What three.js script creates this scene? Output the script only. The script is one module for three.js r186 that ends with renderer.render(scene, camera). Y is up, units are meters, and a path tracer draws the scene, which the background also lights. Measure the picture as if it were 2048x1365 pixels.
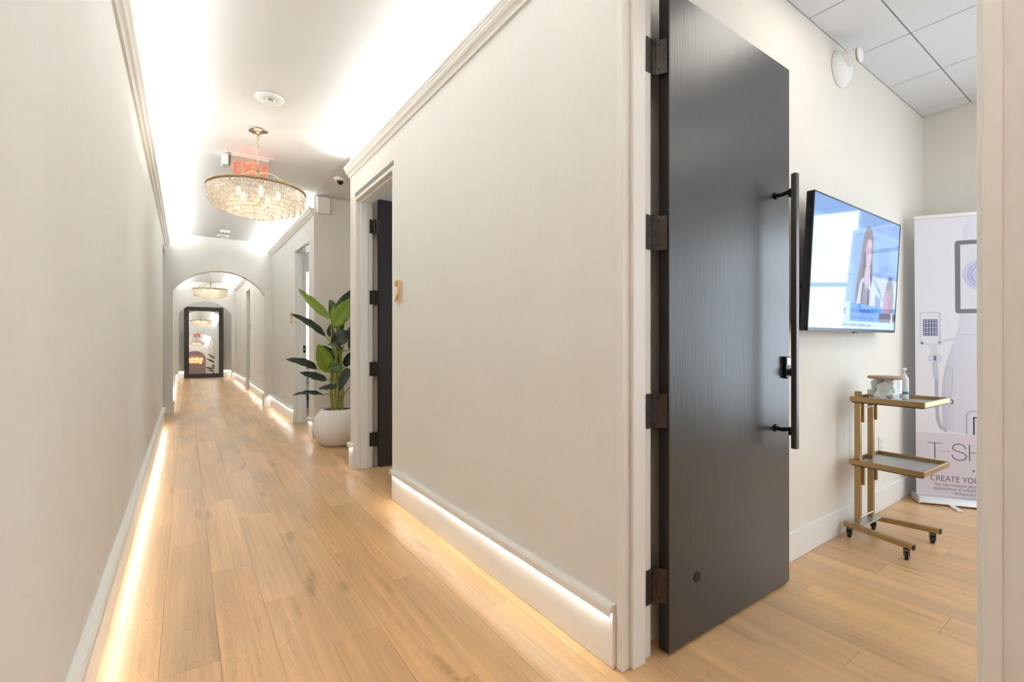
import * as THREE from 'three';
import { RoundedBoxGeometry } from 'three/addons/geometries/RoundedBoxGeometry.js';
import { mergeGeometries } from 'three/addons/utils/BufferGeometryUtils.js';
import { RectAreaLightUniformsLib } from 'three/addons/lights/RectAreaLightUniformsLib.js';
import { ImprovedNoise } from 'three/addons/math/ImprovedNoise.js';
import { FontLoader } from 'three/addons/loaders/FontLoader.js';
import { TextGeometry } from 'three/addons/geometries/TextGeometry.js';

// ───────────────────────── camera, sky, exposure, light levels ─────────────────────────
const scene = new THREE.Scene();
const EYE = 1.155, FPX = 934, YAW = Math.atan(652 / FPX);          // level camera, corridor 34.9 degrees left of the axis
const camera = new THREE.PerspectiveCamera(2 * Math.atan(682.5 / FPX) * 180 / Math.PI, 2048 / 1365, 0.02, 80);
camera.position.set(0, EYE, 0);
camera.lookAt(Math.sin(YAW), EYE, -Math.cos(YAW));
scene.add(camera);

const renderer = new THREE.WebGLRenderer({ antialias: true });
renderer.toneMapping = THREE.LinearToneMapping;
renderer.toneMappingExposure = 2.45;
renderer.shadowMap.enabled = true;
RectAreaLightUniformsLib.init();

scene.background = new THREE.Color().setRGB(0.80, 0.90, 1.0);        // hazy daylight outside the windows
scene.backgroundIntensity = 1.9;

const LEVEL = { cove: 23, toe: 7.5, panel: 1.0, bulb: 0.04 };           // radiance of the lamps
const WARM = new THREE.Color().setRGB(0.955, 0.98, 0.985), TOEC = new THREE.Color().setRGB(0.94, 0.98, 0.98), NEUTRAL = new THREE.Color().setRGB(1.0, 0.94, 0.85);

// ───────────────────────── helpers ─────────────────────────
let seed = 7;
const rnd = () => { seed = (seed * 1664525 + 1013904223) >>> 0; return seed / 4294967296; };
const rr = (a, b) => a + (b - a) * rnd();
const noise = new ImprovedNoise();
const used = new Map();
const numbered = (n) => { const k = used.get(n) || 0; used.set(n, k + 1); return k ? n + '_' + String(k).padStart(3, '0') : n; };
const lin = (r, g, b) => new THREE.Color().setRGB(r, g, b);
const V = (x, y, z) => new THREE.Vector3(x, y, z);

function uvMetres(g, ox = 0, oy = 0) {                                // box projection, uv in metres
  const p = g.attributes.position, n = g.attributes.normal, uv = new Float32Array(p.count * 2);
  for (let i = 0; i < p.count; i++) {
    const ax = Math.abs(n.getX(i)), ay = Math.abs(n.getY(i)), az = Math.abs(n.getZ(i));
    let u, v;
    if (ay >= ax && ay >= az) { u = p.getX(i); v = p.getZ(i); } else if (ax >= az) { u = p.getZ(i); v = p.getY(i); } else { u = p.getX(i); v = p.getY(i); }
    uv[2 * i] = u + ox; uv[2 * i + 1] = v + oy;
  }
  g.setAttribute('uv', new THREE.BufferAttribute(uv, 2));
  return g;
}
const flat = (g) => { const q = g.index ? g.toNonIndexed() : g; for (const k of Object.keys(q.attributes)) if (!['position', 'normal', 'uv'].includes(k)) q.deleteAttribute(k); return q; };
const merge = (list) => (list.length === 1 ? flat(list[0]) : mergeGeometries(list.map(flat)));
const bx = (x0, x1, y0, y1, z0, z1) => uvMetres(new THREE.BoxGeometry(Math.abs(x1 - x0), Math.abs(y1 - y0), Math.abs(z1 - z0)).translate((x0 + x1) / 2, (y0 + y1) / 2, (z0 + z1) / 2));
const rb = (x0, x1, y0, y1, z0, z1, r = 0.004, s = 2) => uvMetres(flat(new RoundedBoxGeometry(Math.abs(x1 - x0), Math.abs(y1 - y0), Math.abs(z1 - z0), s, Math.min(r, 0.49 * Math.min(Math.abs(x1 - x0), Math.abs(y1 - y0), Math.abs(z1 - z0)))).translate((x0 + x1) / 2, (y0 + y1) / 2, (z0 + z1) / 2)));
const cyl = (r0, r1, h, seg = 24) => new THREE.CylinderGeometry(r0, r1, h, seg);
const lathe = (pts, seg = 32) => new THREE.LatheGeometry(pts.map(([r, y]) => new THREE.Vector2(r, y)), seg);
const tube = (pts, r, seg = 24, rs = 8, closed = false) => new THREE.TubeGeometry(new THREE.CatmullRomCurve3(pts.map((p) => (p.isVector3 ? p : V(...p))), closed), seg, r, rs, closed);
function bar(a, b, w, h) {                                           // rounded rectangular bar from a to b
  const A = V(...a), B = V(...b), d = B.clone().sub(A), L = d.length();
  const g = flat(new RoundedBoxGeometry(w, h, L, 2, Math.min(w, h) * 0.12));
  const m = new THREE.Matrix4().lookAt(B, A, Math.abs(d.y) > 0.9 * L ? V(1, 0, 0) : V(0, 1, 0)); m.setPosition(A.add(B).multiplyScalar(0.5));
  return g.applyMatrix4(m);
}
function mesh(name, geo, mat, parent = scene) {
  const m = new THREE.Mesh(Array.isArray(geo) ? merge(geo) : geo, mat);
  m.name = parent === scene ? numbered(name) : name; m.castShadow = m.receiveShadow = true; parent.add(m);
  return m;
}
function thing(name, label, category, [x, y, z] = [0, 0, 0], group) {
  const o = new THREE.Group(); o.name = numbered(name); o.position.set(x, y, z); scene.add(o);
  o.userData = { label, category }; if (group) o.userData.group = group;
  return o;
}
function tag(o, label, category, extra = {}) { Object.assign(o.userData, { label, category }, extra); return o; }
const S = { kind: 'structure' };
const struct = (name, geo, mat, label, category) => tag(mesh(name, geo, mat), label, category, S);
function structGroup(name, label, category, p) { const g = thing(name, label, category, p); g.userData.kind = 'structure'; return g; }
function areaLight(c, L, w, h, pos, look) {
  const l = new THREE.RectAreaLight(c, L, w, h); l.position.set(...pos); l.lookAt(...look); l.castShadow = true; scene.add(l); return l;
}

// ───────────────────────── textures ─────────────────────────
function dataTex(w, h, f, srgb = false) {
  const d = new Uint8Array(w * h * 4);
  for (let y = 0; y < h; y++) for (let x = 0; x < w; x++) { const c = f(x, y), i = 4 * (y * w + x); d[i] = c[0]; d[i + 1] = c[1]; d[i + 2] = c[2]; d[i + 3] = 255; }
  const t = new THREE.DataTexture(d, w, h); t.wrapS = t.wrapT = THREE.RepeatWrapping; t.magFilter = THREE.LinearFilter; t.minFilter = THREE.LinearMipmapLinearFilter; t.generateMipmaps = true;
  if (srgb) t.colorSpace = THREE.SRGBColorSpace; t.needsUpdate = true; return t;
}
const cl = (v) => Math.max(0, Math.min(255, v));
const N = (x, y, z = 0) => noise.noise(x, y, z);
const sm = (a, b, x) => { const t = Math.max(0, Math.min(1, (x - a) / (b - a))); return t * t * (3 - 2 * t); };

// oak laminate: 0.9 m across the grain, 3.6 m along it
const OW = 1024, OH = 2048, oakH = new Float32Array(OW * OH);
const oak = dataTex(OW, OH, (px, py) => {
  const x = px / OW * 0.9, y = py / OH * 3.6;
  const broad = N(x * 4 + 3, y * 0.9, 1.5) + 0.5 * N(x * 11, y * 2.2, 7.5);
  const wob = 0.012 * N(x * 9, y * 5, 2.2) + 0.004 * N(x * 30, y * 22, 9.1);
  const field = N((x + wob) * 7.5, y * 1.15, 4.4) + 0.25 * N((x + wob) * 17, y * 3.2, 8.3);
  const ring = Math.abs(((field * 13) % 1 + 1) % 1 - 0.5) * 2;                       // contour lines give the cathedrals
  const line = sm(0.72, 1, ring) * (0.35 + 0.65 * sm(-0.1, 0.45, N(x * 5 + 11, y * 0.8, 12.2)));
  const pore = sm(0.28, 0.6, N(x * 260, y * 9, 3.3)) * 0.5 + sm(0.3, 0.6, N(x * 150 + 40, y * 5, 6.3)) * 0.4;
  const streak = N(x * 55, y * 1.3, 21.3) + 0.6 * N(x * 120, y * 3, 17.7);
  const knot = sm(0.40, 0.75, N(x * 12 + 20, y * 2.8 + 4, 14.4)) * (0.6 + 0.4 * N(x * 60, y * 40, 2));
  oakH[py * OW + px] = 1 - 0.5 * line - 0.5 * pore;
  const k = 1 + 0.10 * broad + 0.05 * streak - 0.05 * line - 0.07 * pore - 0.28 * knot + 0.02 * N(x * 90, y * 60, 4);
  const w = 0.06 * broad;
  return [cl(219 * k), cl((178 - 4 * w * 10) * k * (1 - 0.03 * knot)), cl((130 - 9 * w * 10) * k * (1 - 0.08 * knot))];
}, true);
oak.repeat.set(1 / 0.9, 1 / 3.6);
const oakBump = dataTex(512, 1024, (x, y) => { const v = cl(255 * oakH[(y * 2) * OW + x * 2]); return [v, v, v]; });
oakBump.repeat.set(1 / 0.9, 1 / 3.6);
// wall covering: a faint vertical linen weave
const linen = dataTex(512, 512, (px, py) => {
  const x = px / 512, y = py / 512, P = (f, g, z) => { const a = N(x * f, y * g, z), b = N((x - 1) * f, y * g, z), c = N(x * f, (y - 1) * g, z), d = N((x - 1) * f, (y - 1) * g, z); return (a * (1 - x) + b * x) * (1 - y) + (c * (1 - x) + d * x) * y; };
  const v = 128 + 70 * P(90, 14, 1.3) + 45 * P(200, 60, 5.1) + 30 * P(12, 5, 8.8); return [cl(v), cl(v), cl(v)];
});
linen.repeat.set(1 / 0.6, 1 / 0.6);
const linenTint = dataTex(256, 256, (px, py) => {
  const x = px / 256, y = py / 256, P = (f, g, z) => { const a = N(x * f, y * g, z), b = N((x - 1) * f, y * g, z), c = N(x * f, (y - 1) * g, z), d = N((x - 1) * f, (y - 1) * g, z); return (a * (1 - x) + b * x) * (1 - y) + (c * (1 - x) + d * x) * y; };
  const v = 251 + 2.5 * P(60, 10, 3.3) + 3 * P(5, 3, 6.6); return [cl(v), cl(v), cl(v)];
}, true);
linenTint.repeat.set(1 / 0.9, 1 / 0.9);
// stained wood of the doors: long vertical grain
const grainTex = dataTex(512, 1024, (px, py) => {
  const x = px / 512, y = py / 1024, t = (z, f, g) => { const a = N(x * f, y * g, z), b = N((x - 1) * f, y * g, z); return a * (1 - x) + b * x; };
  const v = 140 + 60 * t(1.1, 70, 7) + 45 * t(4.1, 160, 14) + 40 * t(7.7, 18, 2.2); return [cl(v), cl(v), cl(v)];
});
grainTex.repeat.set(1 / 0.5, 1 / 1.2);
const speck = dataTex(256, 256, (x, y) => { const a = N(x * 0.31, y * 0.31, 5) + N(x * 0.9, y * 0.9, 9), v = cl(236 + 12 * a); return [v, v, v]; }, true);
speck.repeat.set(3, 3);

// ───────────────────────── materials ─────────────────────────
const M = (o) => new THREE.MeshStandardMaterial(o), MP = (o) => new THREE.MeshPhysicalMaterial(o);
const mWall = M({ color: lin(0.87, 0.86, 0.82), map: linenTint, bumpMap: linen, bumpScale: 0.00015, roughness: 0.62 });
const mRoomWall = M({ color: lin(0.88, 0.825, 0.745), map: linenTint, roughness: 0.7 });
const mTrim = M({ color: lin(0.86, 0.853, 0.81), roughness: 0.42 });
const mBase = M({ color: lin(0.90, 0.88, 0.85), roughness: 0.4 });
const mCeil = M({ color: lin(0.93, 0.93, 0.92), map: speck, roughness: 0.9 });
const mTile = M({ color: lin(0.92, 0.92, 0.93), map: speck, roughness: 0.95 });
const mGrid = M({ color: lin(0.30, 0.30, 0.30), roughness: 0.5 });
const mFloor = [[1, 1, 1], [0.96, 0.945, 0.93], [1.03, 1.03, 1.03], [0.985, 0.965, 0.945], [1.01, 0.99, 0.96]].map(([r, g, b]) => M({ color: lin(r, g, b), map: oak, bumpMap: oakBump, bumpScale: 0.0003, roughness: 0.31 }));
const mSub = M({ color: lin(0.10, 0.07, 0.05), roughness: 0.9 });
const mDoor = MP({ color: lin(0.017, 0.015, 0.014), bumpMap: grainTex, bumpScale: 0.0011, roughness: 0.36, clearcoat: 0.6, clearcoatRoughness: 0.3 });
const mDoorEdge = M({ color: lin(0.016, 0.011, 0.009), roughness: 0.5 });
const mBlack = M({ color: lin(0.012, 0.012, 0.012), roughness: 0.35, metalness: 0.3 });
const mBlackGloss = M({ color: lin(0.01, 0.01, 0.012), roughness: 0.15 });
const mRubber = M({ color: lin(0.02, 0.02, 0.022), roughness: 0.7 });
const mBronze = M({ color: lin(0.075, 0.066, 0.058), metalness: 1, roughness: 0.42 });
const mSteelDark = M({ color: lin(0.10, 0.095, 0.09), metalness: 1, roughness: 0.3 });
const mScrew = M({ color: lin(0.02, 0.018, 0.016), metalness: 0.6, roughness: 0.5 });
const mGoldLeg = M({ color: lin(0.43, 0.30, 0.14), metalness: 0.85, roughness: 0.38 });
const mTray = M({ color: lin(0.50, 0.50, 0.50), metalness: 0.8, roughness: 0.4 });
const mGold = M({ color: lin(0.86, 0.62, 0.26), metalness: 1, roughness: 0.25 });
const mNickel = M({ color: lin(0.50, 0.44, 0.36), metalness: 1, roughness: 0.28 });
const mChampagne = M({ color: lin(0.42, 0.32, 0.20), metalness: 1, roughness: 0.4 });
const mWhite = M({ color: lin(0.82, 0.82, 0.80), roughness: 0.4 });
const mWhiteMatte = M({ color: lin(0.88, 0.87, 0.85), roughness: 0.55 });
const mGrey = M({ color: lin(0.35, 0.35, 0.35), roughness: 0.5 });
const mAlu = M({ color: lin(0.80, 0.80, 0.80), metalness: 0.9, roughness: 0.3 });
const mGlass = MP({ color: lin(0.97, 0.99, 1), transmission: 1, thickness: 0, roughness: 0.02, ior: 1.45 });
const mMirror = M({ color: lin(0.90, 0.91, 0.90), metalness: 1, roughness: 0.015 });
const mFrameDark = M({ color: lin(0.06, 0.05, 0.044), roughness: 0.35, bumpMap: grainTex, bumpScale: 0.0006 });
const mCrystal = MP({ color: lin(0.96, 0.93, 0.88), transmission: 0.68, thickness: 0, roughness: 0.06, ior: 1.75 });
const glow = (c, s) => M({ color: lin(0.8, 0.8, 0.8), emissive: c, emissiveIntensity: s, roughness: 0.6 });
const mLedCove = glow(WARM, 6), mLedToe = glow(lin(1, 0.95, 0.87), 6), mPanel = glow(NEUTRAL, 0.9), mBulb = glow(lin(1, 0.85, 0.62), 6);

// ───────────────────────── dimensions ─────────────────────────
const XL = -0.27, XR = 1.247, XR2 = 1.394, CEIL = 2.885, RCEIL = 2.935, TOP = 3.06;
const ZB = 1.2, ZEND = -17.85;                                        // wall behind the camera, wall behind the mirror
const D1 = [-0.217, -1.112], D2 = [-3.325, -4.225], D3 = [-6.17, -7.08], D4 = [-12.64, -13.49];   // door openings: near, far
const DTOP = 2.455, LIN = 0.028;
const ZA0 = -4.4, ZA1 = -5.9;                                        // the side passage with the plant
const ARCH1 = -9.25, ARCH2 = -16.5, ARCHT = 0.16;
const ZTV = -1.18, XB = 4.82, ZR = 1.6;                               // treatment room: screen wall, window wall, near wall

// ───────────────────────── floor: single planks ─────────────────────────
const floor = structGroup('floor', 'honey oak plank floor running along the corridor and into the rooms', 'floor');
{
  const rects = [[XL - 0.12, XR2, ZEND - 0.1, ZB + 0.1], [XR2, XB + 0.1, -1.3, ZR + 0.1], [XR2, 4.0, -4.4, -1.3], [XR2, 3.3, -6.07, -4.4], [XR2, 3.4, -9.1, -6.07], [-1.9, XL - 0.12, ARCH1 - 0.1, -8.1]];
  mesh('subfloor', rects.map(([a, b, c, d]) => bx(a, b, -0.08, -0.006, c, d)), mSub, floor);
  const W = 0.18, Lp = 1.22, all = [];
  for (let k = -10; k < 30; k++) {
    const x0 = -0.258 + k * W, off = ((k * 0.37 + 40) % 1) * Lp;
    for (let j = -18; j < 4; j++) {
      const z0 = j * Lp + off - Lp;
      for (const [a, b, c, d] of rects) {
        const X0 = Math.max(x0, a), X1 = Math.min(x0 + W, b), Z0 = Math.max(z0, c), Z1 = Math.min(z0 + Lp, d);
        if (X1 - X0 < 0.01 || Z1 - Z0 < 0.01) continue;
        all.push([X0, X1, Z0, Z1]);
      }
    }
  }
  const seenFrom = ([a, b, c, d]) => {                                // how large a plank shows: area over distance, only in front of the lens
    const x = (a + b) / 2, z = (c + d) / 2, f = x * Math.sin(YAW) - z * Math.cos(YAW), hidden = (x > XR2 && z < -1.3 && !(z < ZA0 && z > ZA1) && x > 1.9) || x < XL - 0.12;
    return f < 0.2 || hidden ? -1 : (b - a) * (d - c) / (f * f * f);
  };
  all.sort((p, q) => seenFrom(q) - seenFrom(p));
  const rest = [];
  all.forEach(([x0, x1, z0, z1], i) => {
    const e = 0.0006, y = -0.003, ou = rnd() * 0.72, ov = rnd() * 2.3, fl = rnd() < 0.5;
    const P = [[x0 + e, 0, z0 + e], [x1 - e, 0, z0 + e], [x1 - e, 0, z1 - e], [x0 + e, 0, z1 - e], [x0, y, z0], [x1, y, z0], [x1, y, z1], [x0, y, z1]];
    const q = [[0, 3, 2, 1], [0, 1, 5, 4], [1, 2, 6, 5], [2, 3, 7, 6], [3, 0, 4, 7]], pos = [], uv = [];
    for (const f of q) for (const n of [0, 1, 2, 0, 2, 3]) { const v = P[f[n]]; pos.push(...v); uv.push((v[0] - x0) * (fl ? -1 : 1) + ou + (fl ? W : 0), v[2] - z0 + ov); }
    const g = new THREE.BufferGeometry(); g.setAttribute('position', new THREE.Float32BufferAttribute(pos, 3)); g.setAttribute('uv', new THREE.Float32BufferAttribute(uv, 2)); g.computeVertexNormals();
    if (i < 300) mesh('plank', g, mFloor[i % 5], floor); else rest.push(g);
  });
  if (rest.length) mesh('far_planks', rest, mFloor[0], floor).userData.kind = 'stuff';
}

// ───────────────────────── corridor walls ─────────────────────────
const hole = ([n, f]) => [n + LIN, f - LIN];
struct('wall_left', bx(XL - 0.12, XL, 0, TOP, -8.2, ZB + 0.12), mWall, 'long beige linen wall on the left of the corridor', 'wall');
struct('wall_left_far', [bx(XL - 0.12, XL, 0, TOP, ZEND - 0.1, ARCH1 - ARCHT)], mWall, 'left corridor wall beyond the first arch', 'wall');
struct('trim_left_beam', bx(XL - 0.12, XL, 2.56, TOP, ARCH1, -8.2), mWall, 'beam over the side opening at the end of the left wall', 'beam');
struct('wall_right', [
  bx(XR, XR2, 0, TOP, hole(D1)[0], ZR + 0.12), bx(XR, XR2, DTOP + LIN, TOP, hole(D1)[1], hole(D1)[0]), bx(XR, XR2, 0, TOP, hole(D2)[0], hole(D1)[1]),
  bx(XR, XR2, DTOP + LIN, TOP, hole(D2)[1], hole(D2)[0]), bx(XR, XR2, 0, TOP, ZA0, hole(D2)[1])], mWall, 'beige linen corridor wall with two doorways and a gold number 2', 'wall');
struct('wall_right_far', [
  bx(XR, XR2, 0, TOP, hole(D3)[0], ZA1), bx(XR, XR2, 2.40 + LIN, TOP, hole(D3)[1], hole(D3)[0]), bx(XR, XR2, 0, TOP, hole(D4)[0], hole(D3)[1]),
  bx(XR, XR2, 2.40 + LIN, TOP, hole(D4)[1], hole(D4)[0]), bx(XR, XR2, 0, TOP, ZEND - 0.1, hole(D4)[1])], mWall, 'right corridor wall beyond the potted plant', 'wall');
function archShape(x0, x1, y1, hx0, hx1, spring, apex) {
  const s = new THREE.Shape(); s.moveTo(x0, 0); s.lineTo(hx0, 0); s.lineTo(hx0, spring);
  const h = (hx1 - hx0) / 2, r = apex - spring, R = (h * h + r * r) / (2 * r), cx = (hx0 + hx1) / 2, cy = apex - R, a0 = Math.atan2(spring - cy, -h), a1 = Math.atan2(spring - cy, h);
  for (let i = 1; i <= 40; i++) { const a = a0 + (a1 - a0) * i / 40; s.lineTo(cx + R * Math.cos(a), cy + R * Math.sin(a)); }
  s.lineTo(hx1, 0); s.lineTo(x1, 0); s.lineTo(x1, y1); s.lineTo(x0, y1); s.closePath(); return s;
}
const archGeo = (x0, x1, z, t, apex = 2.333, spring = 1.967, a = -0.173, b = 1.138) => uvMetres(flat(new THREE.ExtrudeGeometry(archShape(x0, x1, TOP, a, b, spring, apex), { depth: t, bevelEnabled: false }).translate(0, 0, z)));
struct('wall_arch', archGeo(-1.9, XR, ARCH1 - ARCHT, ARCHT), mWall, 'beige wall with the nearer shallow archway across the corridor', 'wall');
struct('wall_arch_end', archGeo(XL, XR, ARCH2 - ARCHT, ARCHT, 2.31, 1.95), mWall, 'beige wall with the far arch in front of the leaning mirror', 'wall');
struct('wall_back', bx(XL - 0.12, XR2, 0, TOP, ZEND - 0.1, ZEND), mWall, 'end wall of the corridor behind the leaning mirror', 'wall');
struct('wall_front', archGeo(XL, XR, ZB, 0.10, 2.40, 2.0, -0.1, 1.06), mWall, 'arched niche wall behind the viewpoint, seen in the mirror', 'wall');
struct('wall_niche', bx(XL - 0.1, XR, 0, TOP, ZB + 0.1, ZB + 0.16), M({ color: lin(0.36, 0.27, 0.27), roughness: 0.7 }), 'mauve back of the arched niche with a neon sign, seen in the mirror', 'wall');
struct('ceiling', bx(XL - 0.12, XR2 - 0.147, CEIL, TOP, ZEND - 0.1, ZB + 0.16), mCeil, 'smooth white corridor ceiling', 'ceiling');
// side passage on the left, before the arch
struct('wall_side_passage', [bx(-1.9, XL - 0.12, 0, TOP, -8.2, -8.08), bx(-2.0, -1.9, 0, TOP, ARCH1 - 0.16, -8.08)], mWall, 'walls of the side opening on the left before the arch', 'wall');
struct('ceiling_side_passage', bx(-1.9, XL - 0.12, CEIL, TOP, ARCH1, -8.2), mCeil, 'ceiling of the side opening on the left', 'ceiling');

// treatment room
struct('wall_screen', bx(XR2, XB + 0.12, 0, TOP, -1.30, ZTV), mRoomWall, 'cream wall of the treatment room carrying the television', 'wall');
const WIN = { z0: -0.5, z1: 0.85, y0: 0.35, y1: 2.3 };
struct('wall_window', [bx(XB, XB + 0.12, 0, TOP, ZTV - 0.12, WIN.z0), bx(XB, XB + 0.12, 0, TOP, WIN.z1, ZR + 0.12), bx(XB, XB + 0.12, 0, WIN.y0, WIN.z0, WIN.z1), bx(XB, XB + 0.12, WIN.y1, TOP, WIN.z0, WIN.z1)], mRoomWall, 'cream window wall behind the roll-up banner', 'wall');
struct('wall_near', [bx(XR2, 2.9, 0, TOP, ZR, ZR + 0.12), bx(4.5, XB + 0.12, 0, TOP, ZR, ZR + 0.12), bx(2.9, 4.5, 0, 0.8, ZR, ZR + 0.12), bx(2.9, 4.5, 2.3, TOP, ZR, ZR + 0.12)], mRoomWall, 'near wall of the treatment room', 'wall');
function windowUnit(name, label, boxes, pane) {
  const g = structGroup(name, label, 'window');
  boxes.forEach((b, i) => mesh(i < 4 ? 'window_frame' : 'mullion', rb(...b, 0.004), mWhite, g));
  pane.forEach((p) => mesh('pane', bx(...p), mGlass, g)); return g;
}
windowUnit('window_1', 'white framed daylight window of the treatment room', [
  [XB + 0.03, XB + 0.09, WIN.y0, WIN.y1, WIN.z0, WIN.z0 + 0.05], [XB + 0.03, XB + 0.09, WIN.y0, WIN.y1, WIN.z1 - 0.05, WIN.z1],
  [XB + 0.03, XB + 0.09, WIN.y0, WIN.y0 + 0.05, WIN.z0 + 0.05, WIN.z1 - 0.05], [XB + 0.03, XB + 0.09, WIN.y1 - 0.05, WIN.y1, WIN.z0 + 0.05, WIN.z1 - 0.05], [XB + 0.035, XB + 0.085, 1.58, 1.62, WIN.z0 + 0.05, WIN.z1 - 0.05]],
  [[XB + 0.058, XB + 0.062, WIN.y0 + 0.05, 1.58, WIN.z0 + 0.05, WIN.z1 - 0.05], [XB + 0.058, XB + 0.062, 1.62, WIN.y1 - 0.05, WIN.z0 + 0.05, WIN.z1 - 0.05]]);
windowUnit('window_4', 'daylight window in the near wall of the treatment room', [
  [2.9, 2.95, 0.8, 2.3, ZR + 0.03, ZR + 0.09], [4.45, 4.5, 0.8, 2.3, ZR + 0.03, ZR + 0.09], [2.95, 4.45, 0.8, 0.85, ZR + 0.03, ZR + 0.09], [2.95, 4.45, 2.25, 2.3, ZR + 0.03, ZR + 0.09]], [[2.95, 4.45, 0.85, 2.25, ZR + 0.058, ZR + 0.062]]);
// tiled ceilings: tiles in a metal grid
function tiledCeiling(name, label, x0, x1, z0, z1, y, gx, gz, lamps, step = 0.613) {
  const g = structGroup(name, label, 'ceiling');
  mesh('deck', bx(x0, x1, y + 0.03, TOP, z0, z1), mTile, g);
  const xs = [x0], zs = [z0];
  for (let x = gx - 20 * step; x < x1; x += step) if (x > x0 + 0.05) xs.push(x); xs.push(x1);
  for (let z = gz - 20 * step; z < z1; z += step) if (z > z0 + 0.05) zs.push(z); zs.push(z1);
  for (let i = 0; i + 1 < xs.length; i++) for (let j = 0; j + 1 < zs.length; j++) {
    const cx = (xs[i] + xs[i + 1]) / 2, cz = (zs[j] + zs[j + 1]) / 2;
    if (lamps.some(([a, b]) => Math.abs(a - cx) < 0.3 && Math.abs(b - cz) < 0.3)) {
      mesh('light_panel', bx(xs[i] + 0.012, xs[i + 1] - 0.012, y + 0.004, y + 0.03, zs[j] + 0.012, zs[j + 1] - 0.012), mPanel, g);
      areaLight(NEUTRAL, LEVEL.panel, xs[i + 1] - xs[i] - 0.04, zs[j + 1] - zs[j] - 0.04, [cx, y - 0.003, cz], [cx, 0, cz]);
    } else mesh('ceiling_tile', rb(xs[i] + 0.0035, xs[i + 1] - 0.0035, y + 0.002, y + 0.03, zs[j] + 0.0035, zs[j + 1] - 0.0035, 0.003, 1), mTile, g);
  }
  for (const x of xs.slice(1, -1)) mesh('grid_bar', bx(x - 0.006, x + 0.006, y + 0.010, y + 0.03, z0, z1), mGrid, g);
  for (const z of zs.slice(1, -1)) mesh('grid_bar', bx(x0, x1, y + 0.010, y + 0.03, z - 0.006, z + 0.006), mGrid, g);
  return g;
}
tiledCeiling('ceiling_room', 'white square-tile ceiling of the treatment room', XR2, XB, ZTV, ZR, RCEIL, 3.437, -0.897, [[2.52, -0.59], [3.74, 0.63], [2.52, 0.63]]);
tiledCeiling('ceiling_passage', 'square-tile ceiling over the side passage with the plant', XR, 3.2, ZA1, ZA0, CEIL, XR, -5.36, [[2.78, -5.05]]);

// room 2, passage and room 3 shells
struct('wall_passage', [bx(XR2, 3.3, 0, TOP, ZA1 - 0.11, ZA1), bx(3.2, 3.3, 0, TOP, ZA1, ZA0)], mWall, 'beige passage wall behind the potted plant', 'wall');
struct('wall_second_room', [bx(XR2, 4.1, 0, TOP, ZA0, ZA0 + 0.12), bx(4.0, 4.1, 0, TOP, ZA0 + 0.12, -3.7), bx(4.0, 4.1, 0, TOP, -2.2, -1.3), bx(4.0, 4.1, 0, 0.9, -3.7, -2.2), bx(4.0, 4.1, 2.3, TOP, -3.7, -2.2)], mRoomWall, 'walls of the room behind the second dark door', 'wall');
struct('ceiling_second_room', bx(XR2, 4.0, 2.9, TOP, ZA0, -1.3), mTile, 'white ceiling of the room behind the second dark door', 'ceiling');
windowUnit('window_2', 'daylight window of the room behind the second dark door', [
  [4.03, 4.08, 0.9, 2.3, -3.7, -3.65], [4.03, 4.08, 0.9, 2.3, -2.25, -2.2], [4.03, 4.08, 0.9, 0.95, -3.65, -2.25], [4.03, 4.08, 2.25, 2.3, -3.65, -2.25]], [[4.053, 4.057, 0.95, 2.25, -3.65, -2.25]]);
struct('wall_third_room', [bx(3.4, 3.5, 0, TOP, -9.12, ZA1 - 0.11), bx(XR2, 1.5, 0, TOP, -9.12, -9.0), bx(2.7, 3.4, 0, TOP, -9.12, -9.0), bx(1.5, 2.7, 0, 0.3, -9.12, -9.0), bx(1.5, 2.7, 2.45, TOP, -9.12, -9.0)], mRoomWall, 'walls of the room behind the doorway by the plant', 'wall');
struct('ceiling_third_room', bx(XR2, 3.4, 2.9, TOP, -9.0, ZA1 - 0.11), mTile, 'white ceiling of the room behind the doorway by the plant', 'ceiling');
windowUnit('window_3', 'bright window seen through the doorway by the plant', [
  [1.5, 1.55, 0.3, 2.45, -9.09, -9.03], [2.65, 2.7, 0.3, 2.45, -9.09, -9.03], [1.55, 2.65, 0.3, 0.35, -9.09, -9.03], [1.55, 2.65, 2.4, 2.45, -9.09, -9.03]], [[1.55, 2.65, 0.35, 2.4, -9.062, -9.058]]);

// ───────────────────────── door frames ─────────────────────────
function doorFrame(n, label, [zn, zf], top, lin = LIN) {
  const g = structGroup('trim_' + n, label, 'door frame'), p = 0.003, a = XR - p, b = XR2 + p;
  mesh('jamb', rb(a, b, 0, top + lin, zn, zn + lin, 0.003), mTrim, g); mesh('jamb', rb(a, b, 0, top + lin, zf - lin, zf, 0.003), mTrim, g);
  mesh('head', rb(a, b, top, top + lin, zf, zn, 0.003), mTrim, g);
  const s0 = XR + 0.037, s1 = XR + 0.102;
  mesh('stop', rb(s0, s1, 0, top, zn - 0.015, zn, 0.003), mTrim, g); mesh('stop', rb(s0, s1, 0, top, zf, zf + 0.015, 0.003), mTrim, g);
  mesh('stop', rb(s0, s1, top - 0.015, top, zf + 0.015, zn - 0.015, 0.003), mTrim, g);
  return g;
}
doorFrame(1, 'painted frame around the large black door', D1, DTOP);
doorFrame(2, 'painted frame of the doorway beside the gold number 2', D2, DTOP - 0.04);
const frame3 = doorFrame(3, 'painted frame of the doorway beside the potted plant', D3, 2.40);
mesh('strike_plate', rb(XR + 0.107, XR + 0.14, 0.99, 1.09, D3[1], D3[1] + 0.003, 0.001), mBlack, frame3);
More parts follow.
